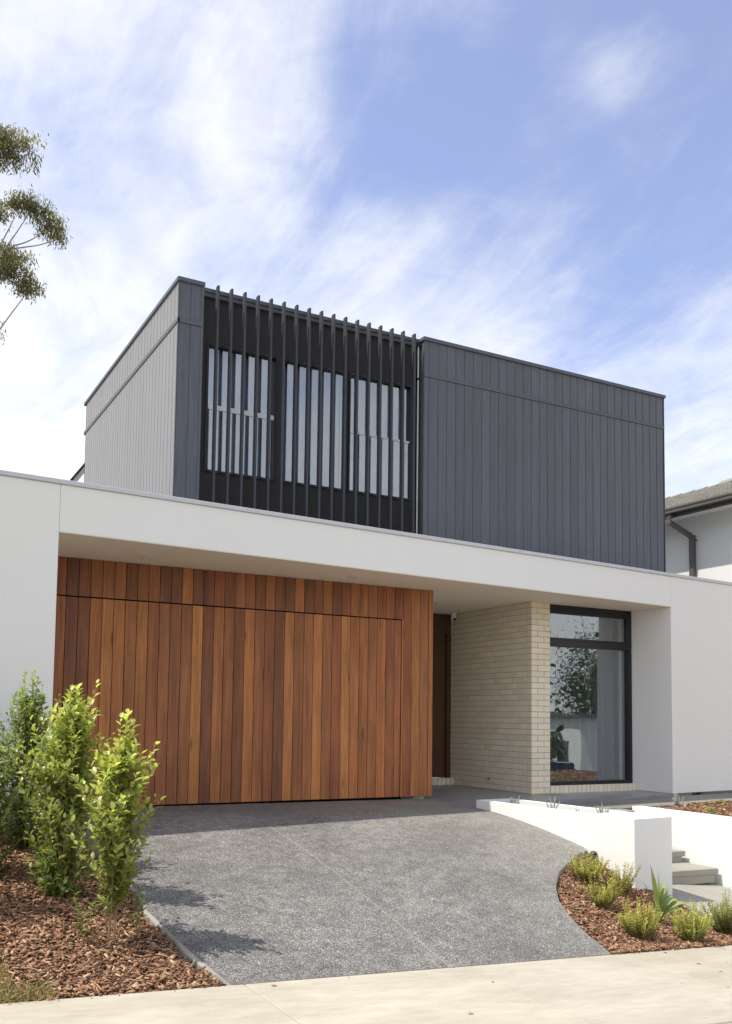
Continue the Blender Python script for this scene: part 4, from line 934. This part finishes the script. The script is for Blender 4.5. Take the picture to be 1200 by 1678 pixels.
for j in range(32):
    y0 = 11.3-.4*j; h = .075+(.05 if y0 < 6.1 else 0); rc.prism([(EX+RA-.11, y0), (EX+RA, y0), (EX+RA, y0+.42), (EX+RA-.11, y0+.42)], zr-.03, lambda x, y: zr+h*(1 if x > EX+RA-.01 else .25)+.02*(y-y0 < .1))
rc.build('ridge_cap', 'rooftile', rf)
dp = MB(); py_ = 4.02
dp.box(EX-.105, EX-.035, py_-.06, py_+.05, EZ-.20, EZ-.09)
npart(dp, 'rain_head', 'ngutter')
d2 = MB().prism([(EX-.10, py_-.05), (WXn-.085, py_-.05-.10), (WXn-.085, py_+.04-.10), (EX-.10, py_+.04)], lambda x, y: EZ-.215-(x-EX+.10)*.50-.085, lambda x, y: EZ-.215-(x-EX+.10)*.50).box(WXn-.090, WXn-.012, py_-.165, py_-.055, -1.2, EZ-.50).box(WXn-.03, WXn-.002, py_-.20, py_-.05, EZ-.62, EZ-.60)
npart(d2, 'downpipe', 'ngutter')

# ------------------------------------------------------------------ curtains, camera
def curtain(x0, x1, y, z0, z1, folds, amp, m, label, seed, sub=1):
    g = np.random.default_rng(seed); b = MB(); n = folds*10; xs = np.linspace(x0, x1, n+1); ph = np.cumsum(g.uniform(.75, 1.25, n+1))*2*pi/10
    prof = np.sin(ph)*amp+np.sin(ph*.37+1)*amp*.4
    rows = [z0, z0+(z1-z0)*.5, z1]
    for k, z in enumerate(rows):
        for x, p in zip(xs, prof): b.v.append((x+.01*sin(z*3+x*9)*(1-k*.4), y+p*(1.1-.18*k), z))
    for k in range(2):
        for i in range(n): b.f.append((k*(n+1)+i, k*(n+1)+i+1, (k+1)*(n+1)+i+1, (k+1)*(n+1)+i))
    return b.build('curtain', m, label=label, cat='curtain', group='curtains behind the windows', smooth=True)
curtain(7.46, 9.06, 2.02, .07, 2.79, 10, .075, 'curtain_grey', 'grey sheer curtain behind the tall front window', 1)
curtain(1.94, 2.85, YR+.20, 4.05, 5.66, 8, .04, 'curtain', 'pale curtain behind the left upstairs window', 2)
curtain(2.94, 3.88, YR+.20, 4.05, 5.66, 8, .04, 'curtain', 'pale curtain behind the middle upstairs window', 3)
curtain(3.91, 4.88, YR+.20, 4.05, 5.66, 6, .045, 'curtain', 'pale curtain behind the right upstairs window', 4)
sc_ = empty('security_camera', (6.98, 3.50, ZS-.001), 'small white dome security camera under the soffit beside the entry door', 'camera')
MB().lathe([(.055, 0), (.055, -.02), (.042, -.03), (.042, -.07)], seg=18).build('mount', 'white_plastic', sc_, smooth=False)
MB().lathe([(.012, -.135), (.034, -.125), (.050, -.098), (.050, -.080), (.040, -.065)], seg=18).build('dome', 'white_plastic', sc_, smooth=True)
MB().tube([(-.012, -.042, -.105), (-.015, -.056, -.112)], [.024, .022], 12).build('lens', 'blackgloss', sc_)

# ------------------------------------------------------------------ across the street (seen in the glass)
OH = empty('opposite_house', (26, -27, -2), 'low white rendered house on the far side of the street', 'house'); inv2 = Matrix.Translation((-26, 27, 2))
def opart(b, name, m):
    o = b.build(name, m, OH); o.matrix_parent_inverse = inv2; return o
opart(MB().box(23.5, 36, -27, -15.6, -3, 1.25), 'wall', 'nwall'); opart(MB().box(23.44, 23.495, -16.9, -16.2, -2.2, .35), 'garage_door', 'darktrim')
opart(MB().prism([(23.2, -27.3), (36.3, -27.3), (36.3, -15.3), (23.2, -15.3)], 1.255, 1.42), 'roof_edge', 'darktrim')
def far_tree(x, y, h, r, seed, lab, n=1700):
    g = np.random.default_rng(seed); z0 = zfar(x, y); root = empty('street_tree', (x, y, z0), lab, 'tree', 'trees across the street'); b = MB(); b.tube([(0, 0, -.2), (.1, 0, h*.35), (0, .1, h*.8)], [.16, .12, .05], 8)
    for k in range(8): a = k*.8; b.tube([(0, 0, h*(.3+.05*k)), (cos(a)*r*.6, sin(a)*r*.6, h*(.5+.05*k))], [.05, .02], 5)
    b.build('trunk', 'bark', root); n *= (5 if seed < 3 else 2); c = g.normal(0, 1, (46, 3)); c = c/np.linalg.norm(c, axis=1)[:, None]*np.array([r, r, h*.33])*g.uniform(.45, 1, (46, 1))+np.array([0, 0, h*.66])
    B = np.repeat(c, n//46, 0); B = B+g.normal(0, r*.17, (len(B), 3)); inner = g.normal(0, .42, (1600, 3))*np.array([r, r, h*.3])+np.array([0, 0, h*.62]); ni = len(B); B = np.concatenate([B, inner]); k = len(B); big = np.where(np.arange(k) >= ni, 3.2, 1.0); leaves('crown', B, g.normal(0, 1, (k, 3)), g.normal(0, 1, (k, 3)), g.uniform(.07, .14, k)*big, g.uniform(.04, .08, k)*big, np.array([[.06, .085, .025]])*g.uniform(.5, 1.6, (k, 1)), 'matleaf', root)
far_tree(28, -29.5, 7.5, 3.4, 1, 'round tree rising behind the white house across the street', 4200); far_tree(33, -23, 8.0, 3.6, 2, 'tallest tree above the roof of the white house across the street', 4200)
far_tree(19.2, -13.9, 2.6, 1.3, 3, 'small leafy tree on the verge in front of the white house across the street', 900); far_tree(23, -34, 7.5, 3.4, 4, 'tree left of the white house across the street', 4200); far_tree(42, -28, 9, 4, 5, 'big far tree beyond the white house across the street', 4200)
car = empty('parked_car', (18.0, -10.9, zfar(18.0, 0)-.14), 'white hatchback parked across the street', 'car'); car.rotation_euler = (0, math.atan(-SX), 0)
def carbody(prof, hw, name, m, inset=0):
    b = MB(); n = len(prof)
    for s_, w_ in ((-1, hw), (1, hw)): b.v += [(x, s_*(w_-inset*(max(0, z-.9))), z) for x, z in prof]
    b.f += [tuple(range(n)), tuple(reversed(range(n, 2*n)))]+[(i, n+i, n+(i+1) % n, (i+1) % n) for i in range(n)]; return b.build(name, m, car, bevel=.03, seg=2, smooth=False)
carbody([(-2.05, .3), (2.05, .3), (2.1, .62), (2.0, .78), (1.0, .95), (-1.95, 1.0), (-2.1, .7)], .88, 'body', 'carpaint')
carbody([(.95, .93), (.25, 1.42), (-1.35, 1.46), (-1.95, .98)], .82, 'cabin', 'carglass', .35); carbody([(.22, 1.425), (-1.32, 1.47), (-1.30, 1.50), (.15, 1.46)], .70, 'roof', 'carpaint')
wm = MB(); wm.tube([(0, -.1, 0), (0, .1, 0)], .32, 20); wm = wm.mesh('wheel', .02)
rm = MB(); rm.tube([(0, -.105, 0), (0, .105, 0)], .2, 14); rm = rm.mesh('rim')
for x, y in ((1.3, -.8), (1.3, .8), (-1.3, -.8), (-1.3, .8)): o = link('wheel', wm, 'rubber', car, (x, y, .32)); link('rim', rm, 'rail', o)
for y in (-.62, .62): MB().box(2.02, 2.09, y-.16, y+.16, .62, .74).build('headlight', 'sillpipe', car, bevel=.01)
